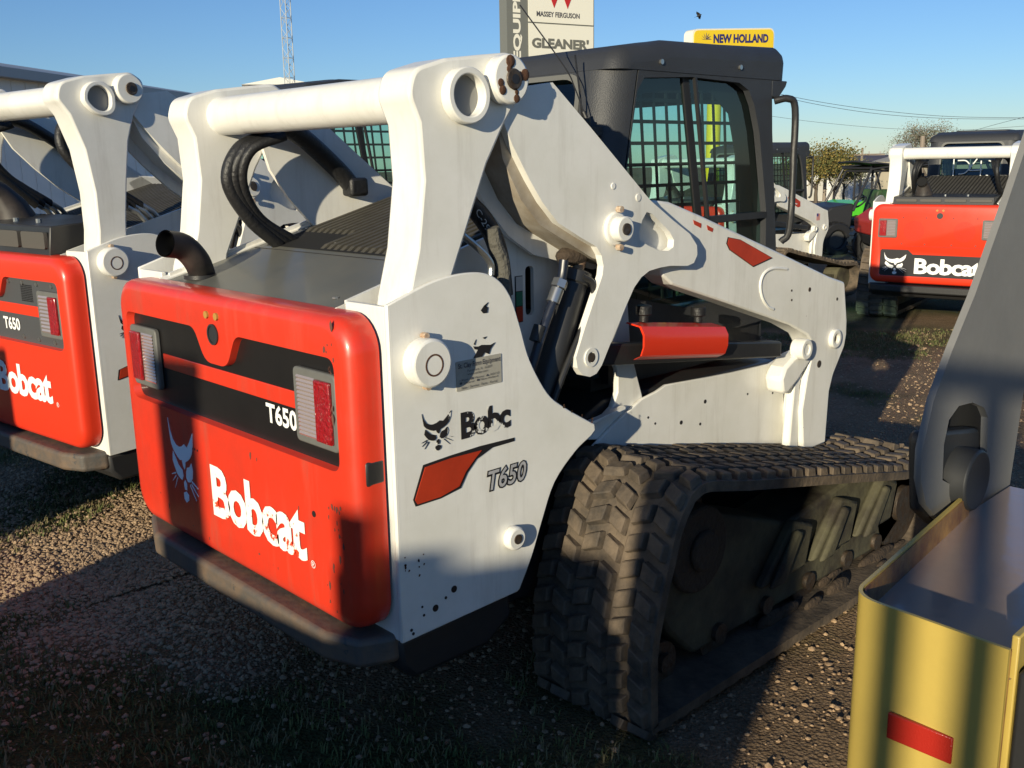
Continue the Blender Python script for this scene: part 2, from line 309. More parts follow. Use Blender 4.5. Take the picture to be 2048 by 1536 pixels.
def make_tailgate(root, kind):
    mb = MB(); loops = []; red = RED if kind == 'main' else REDC
    prof = [(.065, 0), (.03, 0), (.010, .003), (-.004, .011), (-.012, .024), (-.015, .042)]
    zb = .432
    for x, ins in prof: loops.append([(x, a, b) for a, b in rrect(-.625+ins, .625-ins, zb+ins, 1.19-ins*.7, .085-ins*.4)])
    n = len(loops[0])
    for l in loops: mb.v += [Vector(p) for p in l]
    for i in range(len(loops)-1):
        for k in range(n): mb.f.append((i*n+k, i*n+(k+1) % n, (i+1)*n+(k+1) % n, (i+1)*n+k))
    outer = [(p[1], p[2]) for p in loops[-1]]; holes = []; xf_ = prof[-1][0]
    pan = PANEL if kind in ('main', 'left') else [(.535, .745), (.52, .76), (.27, .76), (.22, .715), (-.53, .715), (-.54, .70), (-.54, .515), (-.52, .50), (.52, .50), (.535, .515)]
    tr = tessellate_polygon([[Vector((a, b, 0)) for a, b in outer], [Vector((a, b, 0)) for a, b in pan]]); fl = outer+pan
    mb.add([(xf_, a, b) for a, b in fl], tr)
    k = len(pan); dep = .006 if kind != 'right' else -.010
    mb.add([(xf_, a, b) for a, b in pan]+[(dep, a*.985, (b-.96)*.97+.96 if kind != 'right' else (b-.62)*.97+.62) for a, b in pan], [(i, (i+1) % k, k+(i+1) % k, k+i) for i in range(k)])
    g = obj('tailgate', mb, red, root, smooth=50)
    obj('gate_back', MB().prism(0, rrect(-.60, .60, .45, 1.16, .07), .03, .075), BLACKP, root, label='black back of the rear door')
    pb = MB(); pb.add([(dep-.0005, a*1.0, b) for a, b in pan], [tuple(range(k))])
    obj('black_panel', pb, PANB if kind == 'main' else (PANG if kind == 'left' else DECB), g, smooth=0)
    if kind in ('main', 'left'):
        obj('red_strip', MB().box(dep-.004, dep, -.365, .365, .942, .985), red, g, bevel=.003)
        # the red bulge that carries the latch
        ul = [(.10, 1.10), (.072, 1.065), (.048, 1.030), (.018, 1.014), (-.018, 1.014), (-.048, 1.030), (-.072, 1.065), (-.10, 1.10)]
    obj('latch', MB().ring((-.016, 0, 1.085), (-.020, 0, 1.085), .028, .023).cyl((-.012, 0, 1.085), (-.0165, 0, 1.085), .023), GREYD, g)
    for dy in (-.045, .045): obj('bolt', MB().cyl((-.015, dy*.6 - .0, 1.135), (-.021, dy*.6, 1.135), .010, 12), mat('brassy bolt', (.40, .22, .05), .5), g)
    for sd in (1, -1):
        yi, yo = sd*.377, sd*.556
        if kind == 'right': pass
        zt, zb_ = 1.054, .871; a, b = sorted((yi, yo)); x1 = dep-.001 if kind != 'right' else -.015
        lf = MB().prism(0, rrect(a, b, zb_, zt, .014, 3), x1-.016, x1)
        lo = obj('tail_light', lf, LFRAME, g, bevel=.004)
        ym = yi+(yo-yi)*.55
        a, b = sorted((yi+sd*.018, ym-sd*.003)); c = MB()
        for q in range(15 if kind == 'main' else 10):
            nq = 15 if kind == 'main' else 10; h = (zt-zb_-.036)/nq; z = zb_+.018+q*h
            c.add([(x1-.0165, a, z), (x1-.0165, b, z), (x1-.0195, a, z+h*.5), (x1-.0195, b, z+h*.5), (x1-.0165, a, z+h), (x1-.0165, b, z+h)], [(0, 1, 3, 2), (2, 3, 5, 4)])
        obj('clear_lens', c, LENSC, lo)
        a, b = sorted((ym+sd*.003, yo-sd*.014))
        obj('red_lens', MB().box(x1-.026, x1-.014, a, b, zb_+.018, zt-.018), LENSR, lo, bevel=.004)
    if kind == 'main':
        txt('model_number', 'T650', (dep-.002, -.215, .884), -Y, Z, .145, .052, DECW, g, bold=.03)
        flat('wildcat_logo', CAT, (-.0155, .335, .565), -Y, Z, .155, .235, mat('grey white vinyl', (.84, .86, .90), .45), g)
        txt('lettering', 'Bobcat', (-.0165, .085, .562), -Y, Z, .485, .15, DECWORN, g, bold=.035, spacing=.92)
        txt('trademark', '®', (-.0165, -.415, .557), -Y, Z, .02, .02, DECW, g, bold=0)
        # notch and hinge in the side of the door
        for sd in (1, -1):
            obj('notch', MB().box(.012, .0665, sd*.6, sd*.6262, .80, .862), BLACKP, g, bevel=.008)
        sc = MB()
        for q in range(44):
            py = random.choice([-.555, -.54, -.50, -.545])+random.gauss(0, .012); pz = random.choice([.50, .58, .66, .72, 1.10, .95])+random.gauss(0, .03)
            if q > 34: py, pz = random.uniform(-.45, .45), random.uniform(.45, .8)
            py = max(-.562, py); a = random.random()*6; r = random.uniform(.0015, .0055); el_ = random.uniform(1, 3.2)
            sc.add([(-.0158, py+r*cos(a+k*1.05)*random.uniform(.4, 1.3), pz+el_*r*sin(a+k*1.05)*random.uniform(.5, 1.2)) for k in range(6)], [tuple(range(6))])
        obj('paint_scuffs', sc, mat('scuffed primer', (.12, .05, .035), .8), g, smooth=0)['kind'] = 'stuff'
        for q in range(3): obj('vent_hole', MB().cyl((-.0155, .19-.016*q, .735), (-.0165, .19-.016*q, .735), .0035, 8), BLACKP, g)
        obj('keyhole', MB().cyl((-.0155, -.44, .70), (-.0165, -.44, .70), .008, 10), BLACKP, g)
    if kind == 'left':
        txt('model_number', 'T650', (dep-.002, -.03, .872), -Y, Z, .145, .052, DECW, g, bold=.03)
        txt('lettering', 'Bobcat', (-.0165, .045, .60), -Y, Z, .47, .135, DECW, g, bold=.035, spacing=.92)
        txt('trademark', '®', (-.0165, -.45, .595), -Y, Z, .02, .02, DECW, g, bold=0)
        for yy, zz in [(q, 1.074) for q in (-.12, -.24, -.36, -.48, .12, .3)]+[(q, .852) for q in (-.2, -.33, -.46, -.54, .1)]: obj('panel_bolt', MB().cyl((dep, yy, zz), (dep-.006, yy, zz), .009, 10), STEEL, g)
        gr = MB()
        for i in range(8):
            for j in range(10): gr.box(dep-.003, dep, -.22-.012*i, -.229-.012*i, 1.0+.007*j, 1.0042+.007*j)
        obj('perforation', gr, DECB, g, smooth=0)
    if kind == 'right':
        flat('wildcat_logo', CAT, (-.0125, .49, .525), -Y, Z, .21, .205, DECW, g)
        txt('lettering', 'Bobcat', (-.0125, .20, .53), -Y, Z, .60, .15, DECW, g, bold=.035, spacing=.92)
        for cy in (.225, -.225):
            gr = MB()
            for rr in range(1, 9):
                nn = 6*rr
                for q in range(nn):
                    a = 2*pi*q/nn; r = rr*.0112
                    gr.box(-.0165, -.0153, cy+r*cos(a)-.0026, cy+r*cos(a)+.0026, .94+r*sin(a)-.0026, .94+r*sin(a)+.0026)
            obj('speaker_perforation', gr, mat('dark red hole', (.16, .012, .006), .7), g, smooth=0)
        for yy, zz in [(q, 1.065) for q in (.33, .12, -.12, -.33)]+[(q, .815) for q in (.33, .12, -.12, -.33)]: obj('bolt', MB().cyl((-.015, yy, zz), (-.019, yy, zz), .008, 8), mat('dark red bolt', (.25, .02, .01), .5), g)
        obj('seam', MB().box(-.0165, -.0153, -.55, .30, .792, .795), mat('dark red hole', (.16, .012, .006), .7), g)
def boss(root, x, z, y0, y1, r, name='pivot_boss', col=None, mud=True):
    s_ = -1 if y1 < y0 else 1
    o = obj(name, MB().cyl((x, y0, z), (x, y1, z), r, 40), col or WHITE, root, bevel=.006)
    return o
def make_loader(kind, loc, rz, label, detail=True, group=None):
    root = empty('tracked_loader', loc, rz, label, 'loader', group)
    make_tailgate(root, kind)
    # ---- rear uprights: outer plate, rear flange, inner plate
    OP = [(.072, .405), (.459, .415, .01), (.507, .499), (.546, .586), (.594, .679), (.673, .745), (.752, .781, .02), (.757, .806, .02), (.693, .843), (.635, .877), (.569, .929), (.525, .99), (.507, 1.025), (.490, 1.07), (.474, 1.118), (.462, 1.16), (.442, 1.196), (.420, 1.225), (.394, 1.244), (.36, 1.258), (.323, 1.262), (.209, 1.253), (.072, 1.212)]
    OPs = [tuple(p) for p in [(.072, .405), (.45, .413)]] + [tuple(p) for p in spl([(.459, .418), (.507, .499), (.546, .586), (.594, .679), (.673, .745), (.738, .777)], 4)] + [(.756, .79), (.752, .81)] + [tuple(p) for p in spl([(.74, .815), (.635, .877), (.569, .929), (.507, 1.025), (.474, 1.118), (.442, 1.196), (.394, 1.244), (.323, 1.262), (.209, 1.253), (.072, 1.212)], 5)]
    for sd in (-1, 1):
        up = obj('rear_upright', MB().prism(1, OPs, sd*.640, sd*.652), WHITE, root, bevel=.003)
        obj('flange', MB().box(.074, .090, sd*.487, sd*.640, .4055, 1.207), WHITE, up, bevel=.003)
        ip = [(.09, .42), (.66, .42), (.68, .85), (.78, .98), (.88, 1.14), (.87, 1.24), (.80, 1.33), (.69, 1.365), (.09, 1.205)]
        obj('inner_plate', MB().prism(1, ip, sd*.462, sd*.474, [rp([(.668, 1.10, .014), (.700, 1.10, .014), (.700, 1.235, .014), (.668, 1.235, .014)], 4)]), WHITE, up)
        obj('corner_bead', MB().cyl((.080, sd*.644, .41), (.080, sd*.644, 1.205), .0085, 12), WHITE, up)
        bz_ = .09 if kind == 'left' else 0
        b = boss(up, .16, 1.075+bz_, sd*.652, sd*.697, .056)
        [obj('keeper_bolt', MB().cyl((.165, sd*.655, zq+bz_), (.165, sd*.672, zq+bz_), .008, 8), mat('dirty bolt', (.55, .48, .38), .6, col2=(.3, .16, .08), vscale=60), b) for zq in (1.134, 1.016)]
        obj('rust_mark', MB().ring((.163, sd*.6972, 1.071+bz_), (.163, sd*.6978, 1.071+bz_), .026, .022, 24), mat('rust stain', (.09, .04, .02), .9, bump=.5), b)
        b2 = boss(up, .430, .573, sd*.652, sd*.678, .031)
        obj('pin', MB().cyl((.430, sd*.678, .573), (.430, sd*.681, .573), .013, 16), PIN, b2)
        if kind == 'main' and sd < 0:
            yy = -.6525
            def fit(ll, lr, tl): q = [U(1, yy, *c) for c in (ll, lr, tl)]; return tuple(q[0]), q[1].x-q[0].x, q[2].z-q[0].z
            o_, w_, h_ = fit((846, 906), (904, 893), (844, 828)); flat('wildcat_logo', CAT, o_, X, Z, w_, h_, DECBWORN, up)
            o_, w_, h_ = fit((922, 880), (1021, 856), (920, 826)); txt('lettering', 'Bobc', o_, X, Z, w_, h_, DECBWORN, up, bold=.04, spacing=.9)
            for nm, off, mm, px in (('black_swoosh', 0, DECB, ((826, 1000), (831, 1013), (880, 997), (921, 976), (934, 946), (953, 918), (984, 895), (1028, 882), (1028, 875), (960, 892), (900, 911), (846, 930))), ('red_swoosh', .002, DECR, ((829, 1000), (834, 1008), (880, 993), (917, 972), (930, 943), (949, 916), (962, 900), (900, 916), (849, 934)))):
                flat(nm, [[(q.x, q.z) for q in (U(1, yy, u, v) for u, v in px)]], (0, yy-off, 0), X, Z, 1, 1, mm, up)
            txt('model_number', 'T650', (.350, yy, .711), X, Z, .140, .060, DECB, up, bold=.075, shear=.22, spacing=1.06)
            txt('model_number_inset', 'T650', (.3545, yy-.0012, .7155), X, Z, .131, .051, DECS, up, bold=.012, shear=.22, spacing=1.06)
            st = flat('dealer_sticker', [rp([(0, 0, .03), (1, 0, .03), (1, 1, .03), (0, 1, .03)])], (.262, yy, .985), X, Z, .145, .072, FADED, up)
            txt('dealer_name', 'St. Clay Farm Equipment', (.267, yy-.002, 1.036), X, Z, .135, .016, INK, st, bold=.02)
            txt('address', 'Fairmont, IL  62837\nwww.stclay.com', (.295, yy-.002, 1.018), X, Z, .08, .016, INK, st, bold=0)
            txt('brands', '• Kioti  ■ Massey  ▲ AGCO\n■ Gleaner  ● New Holland', (.27, yy-.002, 1.001), X, Z, .128, .013, INK, st, bold=0)
            txt('services', 'Sales · Service · Parts · Rental', (.275, yy-.002, .989), X, Z, .115, .006, INK, st, bold=0)
            flat('sticker_scraps', [[(.0, 0), (.16, .14), (.05, .16), (.0, .22), (.18, .20), (.30, .22), (.62, .19), (.78, .22), (.62, .12), (.55, .02), (.40, .07), (.3, 0)], [(.05, .24), (.10, .34), (.02, .26)], [(.40, .32), (.48, .36), (.34, .35)], [(.30, .86), (.42, .94), (.55, .90), (.52, .80), (.38, .80)], [(.42, .94), (.56, .99), (.46, .90)]], (.318, yy, 1.058), X, Z, .09, .13, DECB, up)
            for hx, hz, r in ((.235, .492, .009), (.175, .462, .009), (.208, .478, .004), (.139, .456, .0035), (.10, .431, .004), (.105, .420, .004), (.135, .479, .003)): obj('drain_hole', MB().cyl((hx, yy+.001, hz), (hx, yy-.0006, hz), r, 14), DECB, up)
            sc = MB()
            for q in range(26):
                px_ = random.choice([.09, .10, .13, .145, .74, .63, .66, .70]); pz = {True: random.uniform(.56, .62), False: 0}[px_ < .2] or (.815+(.75-px_)*.55+random.uniform(-.006, .004)); a = random.random()*6; r = random.uniform(.002, .005)
                sc.add([(px_+r*cos(a+k*1.26)*random.uniform(.4, 1.4), yy-.0004, pz+r*sin(a+k*1.26)) for k in range(5)], [(0, 1, 2, 3, 4)])
            obj('paint_chips', sc, mat('rust stain', (.09, .04, .02), .9, bump=.5), up, smooth=0)['kind'] = 'stuff'
            dl = flat('lift_sticker', [[(0, 0), (1, 0), (1, 1), (0, 1)]], (.628, -.4745, 1.085), X, Z, .028, .127, DECB, up)
            flat('white_field', [[(.08, .68), (.92, .68), (.92, .985), (.08, .985)]], (.628, -.4765, 1.085), X, Z, .028, .127, mat('pale sticker', (.5, .5, .48), .6), dl)
            flat('green_field', [[(.08, .36), (.92, .36), (.92, .66), (.08, .66)]], (.628, -.4765, 1.085), X, Z, .028, .127, DECG, dl)
            flat('red_field', [[(.08, .02), (.92, .02), (.92, .34), (.08, .34)]], (.628, -.4765, 1.085), X, Z, .028, .127, DECR, dl)
        if kind == 'left' and sd < 0:
            flat('wildcat_logo', CAT, (.17, -.6525, .855), X, Z, .105, .10, DECB, up)
            flat('black_swoosh', [[(0, 0), (.025, .30), (.23, .44), (.44, .62), (.66, .86), (1.0, 1.05), (1.0, .98), (.75, .80), (.62, .66), (.545, .45), (.50, .24), (.47, .20)]], (.138, -.6525, .70), X, Z, .345, .135, DECB, up)
            flat('red_swoosh', [[(.02, .03), (.045, .30), (.23, .41), (.44, .59), (.56, .70), (.50, .52), (.47, .32), (.455, .24)]], (.138, -.6543, .70), X, Z, .345, .135, DECR, up)
    # ---- lower chassis and bumper
    ch = MB().prism(1, [(.10, .30), (.62, .27), (1.0, .20), (2.0, .18), (2.05, .45), (1.96, .78), (1.0, .80), (.10, .44)], -.47, .47)
    obj('chassis', ch, BLACKP, root, bevel=.01)
    bw = MB().prism(1, [(.075, .404), (.44, .41), (.45, .34), (.36, .285), (.12, .285), (.08, .33)], -.632, .632)
    obj('counterweight', bw, mat('black counterweight', (.02, .02, .021), .55, var=.3), root, bevel=.015)
    bp = rp([(.10, .655, .02), (.02, .62, .03), (-.045, .45, .04), (-.045, -.49, .04), (-.010, -.59, .03), (.07, -.625, .02), (.20, -.61, .02), (.20, .60, .02)])
    bm_ = MB().prism(2, bp, .345, .418)
    obj('bumper', bm_, BUMPM if kind in ('main', 'left') else BLACKP, root, bevel=.014, seg=3)
    # ---- hood
    hz = lambda x: 1.172+.262*(x-.02)
    hood = MB(); M = []
    hood.add([(.05, -.452, hz(.05)), (.05, .452, hz(.05)), (1.02, .452, hz(1.02)), (1.02, -.452, hz(1.02)), (.05, -.452, hz(.05)-.1), (.05, .452, hz(.05)-.1), (1.02, .452, hz(1.02)-.1), (1.02, -.452, hz(1.02)-.1)], [(0, 1, 2, 3), (4, 7, 6, 5), (0, 4, 5, 1), (1, 5, 6, 2), (2, 6, 7, 3), (3, 7, 4, 0)])
    hd = obj('hood', hood, HOODM if kind != 'right' else SLAT, root, bevel=.006)
    for sd in (1, -1):
        lp = MB().add([(.06, sd*.452, hz(.06)+.002), (.98, sd*.452, hz(.98)+.002), (.98, sd*.472, hz(.98)+.010), (.06, sd*.472, hz(.06)+.010), (.06, sd*.452, hz(.06)-.03), (.98, sd*.452, hz(.98)-.03), (.98, sd*.472, hz(.98)-.03), (.06, sd*.472, hz(.06)-.03)], [(0, 1, 2, 3), (0, 4, 5, 1), (1, 5, 6, 2), (2, 6, 7, 3), (3, 7, 4, 0)])
        obj('hood_lip', lp, WHITE if kind != 'right' else BLACKP, hd)
    sla = MB(); y = -.41
    while y < .40:
        x0 = (.40 if y < .12 else .52) if kind == 'main' else .34
        for (xa, xb) in ((x0, .99),):
            sla.add([(xa, y, hz(xa)+.0005), (xa+.02, y, hz(xa)+.014), (xa+.02, y+.018, hz(xa)+.014), (xa, y+.018, hz(xa)+.0005), (xb, y, hz(xb)+.0005), (xb, y, hz(xb)+.010), (xb, y+.018, hz(xb)+.010), (xb, y+.018, hz(xb)+.0005)], [(0, 1, 2, 3), (4, 7, 6, 5), (0, 4, 5, 1), (1, 5, 6, 2), (2, 6, 7, 3)])
        y += .034
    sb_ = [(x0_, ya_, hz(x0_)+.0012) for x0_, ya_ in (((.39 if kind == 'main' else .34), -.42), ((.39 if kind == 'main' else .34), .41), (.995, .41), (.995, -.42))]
    obj('slat_gap_shade', MB().add(sb_, [(0, 1, 2, 3)]), mat('soot and gap shade', (.004, .004, .004), .9), hd, smooth=0)  # flat black sheet; the shade between slats is put in its colour
    obj('hood_slats', sla, SLAT, hd, smooth=0)
    if kind == 'main':
        obj('hood_seam', MB().box(.365, .368, -.44, .44, hz(.366), hz(.366)+.0016), DECB, hd)
        hb = MB()
        for a, b in ((.12, .40), (.12, -.38), (.55, .42), (.45, .1), (.9, -.43)): hb.cyl((a, b, hz(a)), (a, b, hz(a)+.004), .009, 8)
        obj('hood_bolt', hb, STEEL, hd)
        e0 = U(0, .13, 404, 548); e1 = U(0, .10, 392, 520); e2 = U(0, .06, 366, 494); e3 = U(0, .0, 330, 487)
        ex = obj('exhaust_pipe', MB().tube(spl([e0-Z*.03, e0, e1, e2, e3], 5), .038, 24, False), mat('sooty exhaust', (.022, .02, .019), .5, col2=(.05, .04, .035), vscale=20), root)
        ex2 = MB().tube([p for p in spl([e0, e1, e2, e3], 5)], .033, 24, False)
        obj('exhaust_bore', ex2, mat('soot and gap shade', (.004, .004, .004), .9), ex)
        obj('exhaust_collar', MB().ring(tuple(e0-Z*.012), tuple(e0+Z*.0), .052, .036), BLACKP, ex)
    else:
        # raised rear screen box with louvres
        zb0, zt0 = 1.185, 1.185+(.115 if kind == 'left' else .075)
        sb = MB().prism(1, [(.03, zb0), (.36, zb0+.02), (.36, zt0+.02), (.045, zt0)], -.445, .452)
        s_ = obj('rear_screen_box', sb, mat('black screen box', (.028, .028, .028), .38, var=.3), hd, bevel=.006)
        lv = MB()
        for q in range(4): lv.prism(0, rp([(-.43+.22*q, zb0+.028, .01), (-.24+.22*q, zb0+.028, .01), (-.24+.22*q, zt0-.022, .01), (-.43+.22*q, zt0-.022, .01)], 3), .022, .0375)
        obj('louvre', lv, mat('dull louvre', (.075, .07, .06), .6), s_)
        obj('bolt', MB().cyl((.12, -.20, zt0+.004), (.12, -.20, zt0+.02), .012, 8).cyl((.12, .0, zt0+.004), (.12, .0, zt0+.02), .012, 8), STEEL, s_)
        ex = MB().tube([(.22, .22, zt0), (.20, .22, zt0+.06), (.16, .22, zt0+.12), (.12, .22, zt0+.14)], .05, 22, False, [.085, .07, .05, .05])
        e = obj('exhaust_pipe', ex, mat('sooty exhaust', (.022, .02, .019), .5, col2=(.05, .04, .035), vscale=20), root)
        obj('exhaust_bore', MB().tube([(.16, .22, zt0+.115), (.121, .22, zt0+.139)], .046, 20), mat('soot and gap shade', (.004, .004, .004), .9), e)
    global WARP, INARM
    cl = lambda t: max(0, min(1, t))
    if kind == 'left': WARP = lambda v: (v.x-.135*cl((v.z-1.2)/.45)*cl((1.1-v.x)/.4), v.y, v.z+.11*cl((v.z-1.0)/.35)*cl((2.0-v.x)/1.2))
    INARM = True; make_arm(root, kind, detail); INARM = False
    if kind == 'left': WARP = lambda v: (v.x+.22, v.y, v.z+.05)
    make_cab(root, kind, detail)
    WARP = None
    for sd in (-1, 1): make_track(root, sd, detail and kind == 'main')
    # ---- lower side fender and front post
    for sd in (-1, 1):
        fe = [(.84, .60), (.86, .66)]+[(p.x, p.z) for p in (U(1, -.51, u, v) for u, v in ((1240, 838), (1285, 798), (1314, 783), (1332, 770), (1420, 754), (1466, 745), (1540, 728)))]+[(1.945, .80), (1.98, .50), (1.98, .40), (.84, .44)]
        o = obj('side_plate', MB().prism(1, rp(fe), sd*.498, sd*.51), WHITE, root, bevel=.003)
        obj('post', MB().prism(1, [(p.x, p.z) for p in (U(1, -.497, u, v) for u, v in ((1232, 590), (1256, 600), (1262, 700), (1285, 790), (1300, 880), (1160, 880), (1165, 856), (1205, 838), (1226, 815), (1236, 785), (1236, 740), (1215, 690)))], sd*.476, sd*.4965), WHITE, o, bevel=.004)
        if kind == 'main' and sd < 0:
            for u, v, r in ((1410, 803, .007), (1495, 788, .004), (1545, 786, .004), (1296, 835, .004), (1310, 847, .004), (1362, 845, .007), (1400, 848, .005)):
                p = U(1, -.51, u, v); obj('drain_hole', MB().cyl((p.x, -.509, p.z), (p.x, -.5112, p.z), r, 12), DECB, o)
            a_, b_ = U(1, -.52, 1180, 842), U(1, -.52, 1246, 812); obj('step_ledge', MB().prism(1, [(a_.x, a_.z), (b_.x, b_.z), (b_.x, b_.z-.008), (a_.x, a_.z-.008)], -.53, -.51), WHITE, o)
    return root
def rq(poly, y0, y1):
    k = (y1-CAM.y)/(y0-CAM.y); return [(CAM.x+(p[0]-CAM.x)*k, CAM.z+(p[1]-CAM.z)*k, *p[2:]) for p in poly]
def make_arm(root, kind, detail):
    dx, dz = (0, 0)
    arm = obj('cross_tube', MB().tube([(.294, -.519, 1.662), (.294, .519, 1.662)], .056, 40), WHITE, root)
    for sd in (-1, 1):
        yo, yi = sd*.636, sd*.517
        TW = [(.13, 1.10), (.154, 1.213), (.188, 1.323), (.224, 1.475), (.260, 1.598), (.215, 1.66)]
        prof = rp([(.125, 1.06, .02), (.155, 1.213), (.188, 1.323), (.212, 1.475), (.206, 1.600), (.180, 1.66, .05), (.196, 1.715, .05), (.29, 1.742, .06), (.40, 1.756), (.488, 1.766, .05), (.540, 1.735, .04), (.53, 1.68, .03), (.466, 1.60), (.407, 1.507), (.335, 1.35), (.286, 1.245), (.25, 1.06, .02)])
        prof = rq(prof, -.62, -.636)
        tw = obj('lift_tower', MB().prism(1, prof, yi, yo), WHITE, root, bevel=.008, seg=2)
        r1 = MB().ring((.318, yo, 1.660), (.318, yo+sd*.030, 1.660), .062, .046, 40)
        obj('tube_collar', r1, WHITE, tw, bevel=.003)
        obj('tube_bore', MB().cyl((.318, yo, 1.660), (.318, yo+sd*.004, 1.660), .046, 32), mat('tube bore', (.24, .24, .23), .8), tw)
        b = boss(tw, .439, 1.699, yo, yo+sd*.040, .056)
        obj('pin', MB().cyl((.443, yo+sd*.040, 1.699), (.443, yo+sd*.046, 1.699), .024, 24), PIN, b, bevel=.003)
        obj('pin_bore', MB().cyl((.443, yo+sd*.046, 1.699), (.443, yo+sd*.0475, 1.699), .011, 16), DECB, b)
        if kind == 'main':
            ms = MB(); 
            for q in range(9):
                a = random.uniform(0, 6.28); r = random.uniform(.024, .048); ms.ball((.439+r*cos(a), yo+sd*.041, 1.695+r*sin(a)), random.uniform(.006, .015), 7, 5, (1, .25, 1))
            obj('mud', ms, mat('rust stain', (.09, .04, .02), .9, bump=.5), b)['kind'] = 'stuff'
        # lever plate (outer cheek of the arm)
        A = [(.470, 1.682), (.584, 1.698), (.72, 1.595), (.964, 1.404), (1.066, 1.345), (1.150, 1.300), (1.185, 1.265), (1.188, 1.237), (1.172, 1.215), (1.141, 1.209), (1.06, 1.216), (1.013, 1.215), (.965, 1.210), (.93, 1.195), (.90, 1.170), (.87, 1.128), (.82, 1.055), (.766, .972), (.745, .953), (.719, .948), (.690, .957), (.670, .980), (.664, 1.009), (.70, 1.085), (.768, 1.215), (.772, 1.240), (.764, 1.268), (.745, 1.292), (.680, 1.322), (.60, 1.362), (.545, 1.415), (.503, 1.469), (.447, 1.551), (.420, 1.602)]
        slot = [(.932, 1.352), (.950, 1.372), (.975, 1.366), (1.055, 1.312), (1.074, 1.288), (1.072, 1.268), (1.05, 1.259), (1.01, 1.262), (.96, 1.280), (.922, 1.297), (.917, 1.318)]
        A, slot = rq(A, -.665, -.622), rq(slot, -.665, -.622)
        ap = obj('arm_cheek', MB().prism(1, A, sd*.600, sd*.622, [slot]), WHITE, root, smooth=20)
        ia = [(.46, 1.665), (.60, 1.675), (.964, 1.385), (1.15, 1.290), (1.14, 1.225), (1.0, 1.225), (.90, 1.21), (.80, 1.235), (.66, 1.27), (.57, 1.325), (.49, 1.41), (.43, 1.50), (.40, 1.60)]
        obj('arm_inner_cheek', MB().prism(1, [tuple(p) for p in ia], sd*.50, sd*.515), WHITE, ap)
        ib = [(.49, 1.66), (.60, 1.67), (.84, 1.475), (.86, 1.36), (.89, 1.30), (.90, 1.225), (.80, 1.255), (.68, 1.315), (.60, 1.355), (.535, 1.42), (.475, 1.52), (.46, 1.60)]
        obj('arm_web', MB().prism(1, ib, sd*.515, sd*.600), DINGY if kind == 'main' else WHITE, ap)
        b = boss(ap, .864, 1.331, sd*.622, sd*.634, .047)
        b = obj('cylinder_pin', MB().cyl((.864, sd*.634, 1.331), (.864, sd*.665, 1.331), .034, 32), WHITE, ap, bevel=.004)
        obj('pin', MB().cyl((.864, sd*.665, 1.331), (.864, sd*.669, 1.331), .016, 20), PIN, b)
        for zz in (1.383, 1.281): obj('keeper_bolt', MB().cyl((.864, sd*.634, zz), (.864, sd*.650, zz), .009, 8), mat('dirty bolt', (.55, .48, .38), .6, col2=(.3, .16, .08), vscale=60), b)
        b = obj('lever_bushing', MB().ring((.769, sd*.622, .988), (.769, sd*.626, .988), .026, .016), WHITE, ap)
        obj('pin', MB().cyl((.769, sd*.622, .988), (.769, sd*.627, .988), .013, 18), PIN, b)
        if kind == 'main' and sd < 0:
            for u, v, r in ((1226, 372, .009), (1276, 395, .011)):
                p = U(1, -.622, u, v); obj('plug_weld', MB().cyl((p.x, -.6215, p.z), (p.x, -.6245, p.z), r, 14), WHITE, ap, bevel=.002)
        # front boom
        B = rp([(.93, 1.385, .03), (1.0, 1.385), (1.04, 1.40), (1.112, 1.392), (1.259, 1.348), (1.713, 1.202), (2.054, 1.090), (2.166, 1.060, .02), (2.175, 1.02), (2.200, .915), (2.203, .86), (2.192, .815, .03), (2.12, .72, .08), (2.097, .66), (2.088, .462), (1.93, .462), (1.905, .62), (1.93, .74, .04), (1.952, .80), (1.958, .855, .03), (1.92, .895), (1.797, .947), (1.403, 1.069), (1.131, 1.151, .02), (1.083, 1.182, .02), (1.07, 1.215, .02), (.95, 1.24), (.86, 1.35)])
        B = rq(B, -.62, -.585)
        bo = obj('front_boom', MB().prism(1, B, sd*.50, sd*.585), WHITE, root, bevel=.007, seg=2)
        for (x, z, r) in ((1.923, .842, .038), (2.17, .845, .036)):
            b = obj('pivot_boss', MB().ring((x, sd*.57, z), (x, sd*(.620 if x < 2 else .600), z), r, r*.5, 30), WHITE, bo, bevel=.004)
            obj('pin', MB().cyl((x, sd*.57, z), (x, sd*(.615 if x < 2 else .588), z), r*.5, 20), PIN if x > 2 else WHITE, b)
        obj('bracket', MB().prism(1, rq([(1.78, .80), (1.84, .83), (1.93, .84), (1.955, .80), (1.86, .735), (1.80, .70), (1.77, .71), (1.755, .76)], -.62, -.59), sd*.52, sd*.592), WHITE, bo, bevel=.012)
        obj('front_foot', MB().prism(1, rq([(1.86, .46), (1.93, .462), (1.92, .70), (1.94, .78), (1.88, .74)], -.60, -.57), sd*.535, sd*.57), WHITE, bo, bevel=.008)
        if detail and sd < 0:
            wl = MB(); P = [U(1, -.585, u, v) for u, v in ((1573, 538), (1545, 537), (1527, 548), (1520, 570), (1524, 595), (1535, 613), (1546, 618))]
            wl.tube(spl([tuple(p) for p in P], 4), .0055, 8); obj('weld_bead', wl, WHITE, bo)
            for u, v, r in ((1583, 581, .004), (1619, 579, .008), (1583, 600, .004), (1674, 598, .006), (1638, 728, .014)):
                p = U(1, -.585, u, v); obj('hole', MB().cyl((p.x, -.5845, p.z), (p.x, -.5865, p.z), r, 14), PIN, bo)
